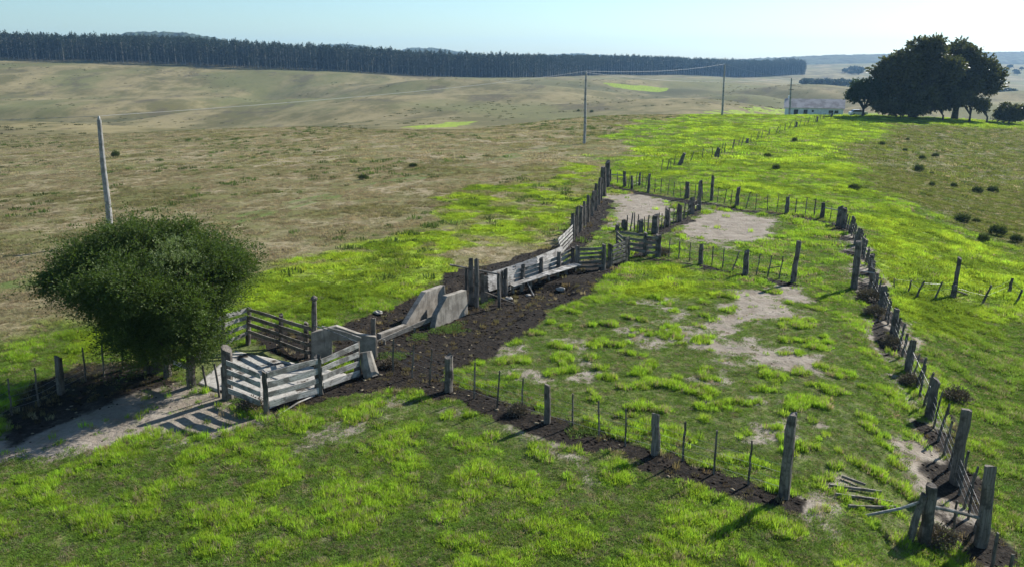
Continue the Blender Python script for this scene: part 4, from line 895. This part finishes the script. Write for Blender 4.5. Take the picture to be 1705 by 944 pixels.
# ------------------------------------------------------------------ house
def house():
    M_w = simple('whitewashed_wall', (.78, .80, .84), .85, .12, 1.5, .1); s = NM('corrugated_zinc'); wv = s.n('ShaderNodeTexWave'); wv.inputs['Scale'].default_value = 2.2; s.l(s.n('ShaderNodeTexCoord').outputs['Object'], wv.inputs[0])
    n = s.noise(.7, 4, .6, s.pos()); c = s.mix(s.ramp(n, .4, .62), (.36, .31, .29), (.54, .48, .455)); s.bsdf(c, .85, s.bump(wv.outputs['Fac'], .5, .05), .05); M_r = s.m
    M_d = simple('dark_painted_wood', (.06, .055, .05), .6, .2, 3); M_g = simple('window_glass', (.03, .035, .04), .2, .1, 3, 0, .5)
    A = on3(1307, 181, 225.); B = on3(1404, 187, 220.); A = (A.x, A.y); B = (B.x, B.y); d = Vector((B[0] - A[0], B[1] - A[1], 0)); L = d.length; rz = math.atan2(d.y, d.x); z = max(g1(*A), g1(*B)) - .1
    T = thing('white_house', 'long white farmhouse with a pinkish metal roof on the brow', 'house', (A[0], A[1], z)); T.rotation_euler = (0, 0, rz)
    D = 6.5; hw = 2.6; hr = 4.7
    def put(b, nm, m, par=T):
        me = bpy.data.meshes.new(nm); me.from_pydata([tuple(q) for q in b.v], [], b.f); me.update(); me.materials.append(m); o = bpy.data.objects.new(nm, me); sc.collection.objects.link(o); o.parent = par; return o
    b = MB(); b.add([(0, 0, 0), (L, 0, 0), (L, D, 0), (0, D, 0), (0, 0, hw), (L, 0, hw), (L, D, hw), (0, D, hw), (0, D / 2, hr - .1), (L, D / 2, hr - .1)], [(0, 1, 5, 4), (2, 3, 7, 6), (1, 2, 6, 9, 5), (3, 0, 4, 8, 7), (3, 2, 1, 0)]); put(b, 'wall', M_w)
    b = MB(); e = .35
    for sgn in (0, 1):
        y0 = -e if sgn == 0 else D + e; z0 = hw - .18
        b.add([(-e, y0, z0), (L + e, y0, z0), (L + e, D / 2, hr), (-e, D / 2, hr), (-e, y0, z0 + .07), (L + e, y0, z0 + .07), (L + e, D / 2, hr + .07), (-e, D / 2, hr + .07)], [(0, 1, 2, 3), (7, 6, 5, 4), (0, 4, 5, 1), (1, 5, 6, 2), (2, 6, 7, 3), (3, 7, 4, 0)])
    rf = put(b, 'roof', M_r)
    b = MB(); b.box((.7, D / 2 + .6, hr + .3), (.5, .5, 1.1)); put(b, 'chimney', M_w, rf)
    k = L / 97
    for u, w_, h_, z_ in ((19, 1.1, 2.0, 1.0), (35, 1.0, 2.0, 1.0)):
        b = MB(); b.box((u * k, -.03, z_ + .05), (w_, .1, h_)); put(b, 'door', M_d)
    for u, w_, h_, z_ in ((47, .5, .5, 1.7), (77, 1.1, .75, 1.6), (86, .95, .75, 1.6)):
        b = MB(); b.box((u * k, -.03, z_), (w_, .1, h_)); o = put(b, 'window', M_d); b = MB(); b.box((u * k, -.085, z_), (w_ - .16, .02, h_ - .16)); put(b, 'pane', M_g, o)
    return T
house()
def car():
    x, y = pxc(1429, 186); z = g1(x, y); T = thing('parked_car', 'white car parked under the lighter tree beside the house', 'car', (x, y, z))
    M_p = simple('white_car_paint', (.72, .74, .76), .3, .03, 2, 0, .5); M_g = simple('car_glass', (.03, .035, .04), .15, .1, 2, 0, .6); M_t = simple('tyre_rubber', (.025, .025, .025), .8, .1, 9)
    def ext(prof, hw, nm, m, tap=1.):
        n = len(prof); b = MB(); b.add([(x + p[0], y - hw * (tap if p[1] > 1.0 else 1), z + p[1]) for p in prof] + [(x + p[0], y + hw * (tap if p[1] > 1.0 else 1), z + p[1]) for p in prof], [tuple(range(n)), tuple(range(2 * n - 1, n - 1, -1))] + [(i, (i + 1) % n, n + (i + 1) % n, n + i) for i in range(n)]); return b.build(nm, m, T)
    ext([(-2, .35), (2, .35), (2.05, .75), (1.9, .92), (1.0, 1.0), (-1.7, 1.0), (-2, .9)], .82, 'body', M_p); ext([(-1.6, 1.0), (.95, 1.0), (.35, 1.42), (-1.2, 1.44)], .74, 'cabin', M_g); ext([(-1.22, 1.445), (.37, 1.425), (.3, 1.49), (-1.1, 1.5)], .66, 'roof', M_p)
    for sx in (-1.25, 1.3):
        for sy in (-.74, .74): b = MB(); b.tube([(x + sx, y + sy - .1, z + .32), (x + sx, y + sy + .1, z + .32)], .32, 12); b.build('wheel', M_t, T)
car()
f = Fence('low pale fence on the far lime patch between the two shade trees', 'fence', 'paddock_fence', at=(1648, 194))
f.pickets((1612, 193), (1655, 199), 7, 1.3, .07, .02)
# ------------------------------------------------------------------ shrubs on the slopes
def shrub_mesh(seed, mat):
    rg = np.random.default_rng(seed); lob = [(0, 0, .3, .7, .6, .42), (.35, .1, .28, .4, .4, .3), (-.35, -.1, .26, .4, .45, .3)]
    c, d, *_ = sprays(lob, 420, 7, .28, rg, .4, .35); c[:, 2] = np.maximum(c[:, 2], .02); v_, f_ = leaf_quads(c, d, .11, .5, rg); me = mesh_np('shrub_foliage', v_, f_); me.materials.append(mat); return me
SM = [shrub_mesh(40 + i, M_scrub) for i in range(4)]; SD = [shrub_mesh(50 + i, M_twig) for i in range(2)]
SH = [(1530, 285, 1.0, 'dark shrub topmost in the upper right slope cluster'), (1557, 262, .8, 'small dark shrub high on the right slope'), (1535, 266, .7, 'shrub just left of the high small shrub on the right slope'), (1468, 243, .8, 'rounded shrub at the border of lime and olive grass'),
      (1507, 252, .6, 'little shrub beside pale stones on the right slope'), (1511, 234, .6, 'tiny shrub nearest the grove on the right slope'), (1551, 292, .6, 'low shrub right of the topmost dark shrub'), (1552, 309, .6, 'low shrub midway down the right slope'), (1588, 312, .7, 'wide low shrub at the middle of the right slope'),
      (1627, 322, .9, 'left one of two neighbouring dark shrubs by the right edge'), (1653, 320, 1.1, 'right one of two neighbouring dark shrubs by the right edge'), (1602, 370, 1.1, 'spreading shrub low on the right slope'), (1625, 372, .6, 'small shrub beside the spreading one low on the right slope'), (1660, 393, 1.1, 'dark flat shrub nearest the lime band at right'), (1637, 402, .8, 'shrub left of the flat shrub at the lime band'), (1692, 404, .8, 'pale green shrub at the right edge of the photo'),
      (1422, 316, .9, 'green shrub behind the far corner of the paddock fence'), (1278, 263, .8, 'shrub in the lime grass right of the picket line'), (1292, 282, .9, 'flat shrub low in the lime grass above the paddock'), (1323, 236, .8, 'shrub beside the old pickets halfway to the house'), (1424, 312, .5, 'tiny tuft beside the fence corner shrub'),
      (605, 300, .8, 'round dark bush in the middle of the dry field'), (688, 279, .8, 'dark bush left of the pole in the dry field'), (985, 188, 1.3, 'upright bush on the dry brow right of the pole'), (963, 186, 1.0, 'low bush on the dry brow left of the pole'), (193, 262, 1.2, 'dark bush on the valley edge right of the leaning pole'),
      ]
for i, (u, v, s_, lb) in enumerate(SH):
    x, y = px(u, v); o = bpy.data.objects.new('shrub', SM[i % 4]); sc.collection.objects.link(o); o.location = (x, y, g1(x, y) - .05); s_ *= .78; o.scale = (s_, s_, s_ * random.uniform(1.0, 1.4)); o.rotation_euler = (0, 0, random.uniform(0, 6)); tag(o, lb, 'shrub')
for i, (u, v, s_, lb) in enumerate([(1590, 668, .75, 'dry purple brown thicket beside the thick post of the right fence'), (1445, 500, .8, 'dead brush piled against the long fence bend'), (1433, 545, .0, ''), (1455, 525, .7, 'dead brush heap just below the fence bend'), (1482, 575, .6, 'dry brush at the foot of the middle fence posts'), (1515, 640, .6, 'dry brush at the foot of the lower fence posts'), (418, 683, .6, 'brown weed clump by the near corner of the board fence'), (1104, 425, .6, 'twiggy bush against the dark corral fence end'), (650, 610, .5, 'dry weeds at the foot of the foreground fence'), (1560, 905, .7, 'dry brush tangled under the bottom right gateway'), (862, 690, .5, 'brown weeds at the foot of the foreground fence pickets')]):
    if s_ == 0: continue
    x, y = px(u, v); o = bpy.data.objects.new('dry_brush', SD[i % 2]); sc.collection.objects.link(o); o.location = (x, y, g1(x, y) - .05); o.scale = (s_,) * 3; tag(o, lb, 'brush')
# ------------------------------------------------------------------ plantation
def euc_mesh(seed, low=False):
    rg = np.random.default_rng(seed); rr = random.Random(seed); h = 25; b = MB(); b.mi = 0
    b.tube([(0, 0, -2), (rr.uniform(-.2, .2), 0, h * .5), (0, 0, h * .9)], [.26, .2, .07], 5)
    for i in range(5):
        a = rr.uniform(0, 6.28); z0 = rr.uniform(.35, .7) * h; b.tube([(0, 0, z0), (math.cos(a) * 1.6, math.sin(a) * 1.6, z0 + 3.2)], [.08, .03], 4)
    zl = [(rr.uniform(-.5, .5), rr.uniform(-.5, .5), h * t, 1.9 * s_, 1.9 * s_, h * .09) for t, s_ in ((((.06, .9), (.15, 1.0), (.23, .9)) if low else ()) + ((.30, .5), (.40, .75), (.5, .9), (.6, 1.0), (.7, 1.05), (.8, 1.0), (.89, .75), (.96, .42)))]
    c, d, *_ = sprays(zl, 150, 7, 1.3, rg, .5, .3, 1); v_, f_ = leaf_quads(c, d, .85, .6, rg)
    me = mesh_np('eucalyptus', np.concatenate([np.array(b.v), v_]), np.concatenate([np.array([q if len(q) == 4 else (q[0], q[1], q[2], q[3]) for q in b.f]), f_ + len(b.v)]))
    me.materials.append(M_euctrunk); me.materials.append(M_euc); mi = np.ones(len(me.polygons), np.int32); mi[:len(b.f)] = 0; me.polygons.foreach_set('material_index', mi); return me
EM = [euc_mesh(70 + i) for i in range(6)]
EL = [(-330, 745), (0, 790), (400, 800), (700, 832), (850, 885), (1000, 1090), (1150, 1260), (1345, 1470)]
EP = np.array([((u - CX) / F * math.cos(PITCH) * Y, Y) for u, Y in EL]); seg = np.hypot(*np.diff(EP, axis=0).T); cum = np.concatenate([[0], np.cumsum(seg)])
def along(t): return np.interp(t, cum, EP[:, 0]), np.interp(t, cum, EP[:, 1])
NI = 296
for i in range(NI):
    t = (i + random.uniform(-.3, .3)) / NI * cum[-1]; X, Y = along(max(0, t)); Y += random.uniform(-2, 2); X = float(X); Y = float(Y)
    o = bpy.data.objects.new('eucalyptus_tree', EM[i % 6]); sc.collection.objects.link(o); s_ = random.uniform(.72, 1.02); o.location = (X, Y, g1(X, Y)); o.scale = (s_ * 1.15, s_ * 1.15, s_); o.rotation_euler = (0, 0, random.uniform(0, 6))
    tag(o, 'tall straight eucalyptus in the front edge of the dark plantation', 'tree', 'eucalyptus trees along the plantation edge')
ce = bpy.data.collections.new('plantation_trees')
for m_ in [euc_mesh(170 + i, True) for i in range(5)]: ce.objects.link(bpy.data.objects.new('plantation_tree', m_))
n = 4200; t = RNG.uniform(0, cum[-1], n); X, Y = along(t); off = 4 + RNG.uniform(0, 1, n) * 110; Y = Y + off; X = X + off * .1
sz = RNG.uniform(.76, .97, (n, 1)); scatter('eucalyptus_plantation', ce, X, Y, np.concatenate([sz * 1.2, sz * 1.2, sz], 1), np.ones((n, 3)))
# ------------------------------------------------------------------ far valley trees and wooded hills
def rt_mesh(seed):
    rg = np.random.default_rng(seed); c, d, *_ = sprays([(0, 0, 3.2, 3, 3, 2.6), (1.5, 0, 2.6, 2.2, 2.2, 1.9), (-1.6, .5, 2.4, 2.2, 2, 1.7)], 170, 6, 1.1, rg, .3, .4); v_, f_ = leaf_quads(c, d, .9, .7, rg); b = MB(); b.tube([(0, 0, -1), (0, 0, 3)], [.4, .2], 5)
    fb = [q if len(q) == 4 else q[:4] for q in b.f]; me = mesh_np('round_tree', np.concatenate([np.array(b.v), v_]), np.concatenate([np.array(fb), f_ + len(b.v)])); me.materials.append(M_bark); me.materials.append(M_euc); mi = np.ones(len(me.polygons), np.int32); mi[:len(b.f)] = 0; me.polygons.foreach_set('material_index', mi); return me
RM = [rt_mesh(90 + i) for i in range(3)]
def far_group(n, u0, u1, Y0, Y1, s0, s1, lb, group):
    for i in range(n):
        Y = random.uniform(Y0, Y1); X = (random.uniform(u0, u1) - CX) / F * .964 * Y; o = bpy.data.objects.new('valley_tree', RM[i % 3]); sc.collection.objects.link(o); s_ = random.uniform(s0, s1)
        o.location = (X, Y, g1(X, Y)); o.scale = (s_ * 1.2, s_ * 1.2, s_); o.rotation_euler = (0, 0, random.uniform(0, 6)); tag(o, lb, 'tree', group)
far_group(60, 1340, 1430, 900, 1120, .7, 1.3, 'low bluish tree in the thicket strip behind the white house', 'thicket strip in the valley behind the house')
far_group(26, 1408, 1440, 1420, 1600, .8, 1.6, 'bluish tree in the small copse on the far slope above the house', 'copse on the far slope')
far_group(50, 1640, 1800, 640, 760, .5, .9, 'low dark bush in the valley strip at the right edge', 'bushes in the valley at right')
far_group(9, 1650, 1705, 1300, 1600, .8, 1.5, 'lone bluish tree on the far right slope', 'scattered trees on the far right slope')
M_wood = simple('wooded_hill_canopy', (.030, .045, .022), .95, .5, .05, .0)
def hill(name, Y, prof, depth, z0=-10):      # prof: (u, v_top) as seen at distance Y
    us = np.linspace(prof[0][0], prof[-1][0], 260); vt = np.interp(us, [p[0] for p in prof], [p[1] for p in prof]); X = (us - CX) / F * .964 * Y; top = np.array([H - Y * tanv(v) for v in vt]); rows = []; K = 26
    for k in range(K + 1):
        t = k / K; pf = math.sin(math.pi * t) ** .55 if 0 < t < 1 else 0; yv = Y + (t - .5) * depth; xx = X * (1 + (t - .5) * depth / Y * .3)
        zz = z0 + (top - z0) * pf + (fbm(xx, np.full_like(xx, yv), 14, 3, 7) - .5) * 9 * (pf > 0) + (vn(xx / 6, np.full_like(xx, yv / 6), 9) - .5) * 4 * (pf > 0); rows.append(np.stack([xx, np.full_like(xx, yv), zz], 1))
    v_ = np.concatenate(rows); n_ = len(us); ii = np.arange((K + 1) * n_).reshape(K + 1, n_); q = np.stack([ii[:-1, :-1], ii[:-1, 1:], ii[1:, 1:], ii[1:, :-1]], -1).reshape(-1, 4)
    me = mesh_np(name, v_, q); me.materials.append(M_wood); o = bpy.data.objects.new(name, me); sc.collection.objects.link(o); o['kind'] = 'structure'
hill('wooded_hill', 1900, [(205, 62), (222, 55), (290, 54), (340, 60), (372, 67), (385, 100)], 300)
hill('wooded_hill', 2600, [(500, 100), (530, 77), (580, 74), (640, 83), (672, 86), (680, 81), (720, 81), (790, 90), (830, 100)], 500)
hill('wooded_hill', 3200, [(870, 101), (905, 93), (960, 90), (1010, 93), (1050, 97), (1100, 100)], 500)
hill('wooded_ridge', 2500, [(1060, 108), (1130, 104), (1200, 103), (1270, 98), (1340, 95), (1410, 92), (1460, 92), (1560, 92), (1640, 88), (1720, 87), (1900, 86), (2100, 92)], 700)
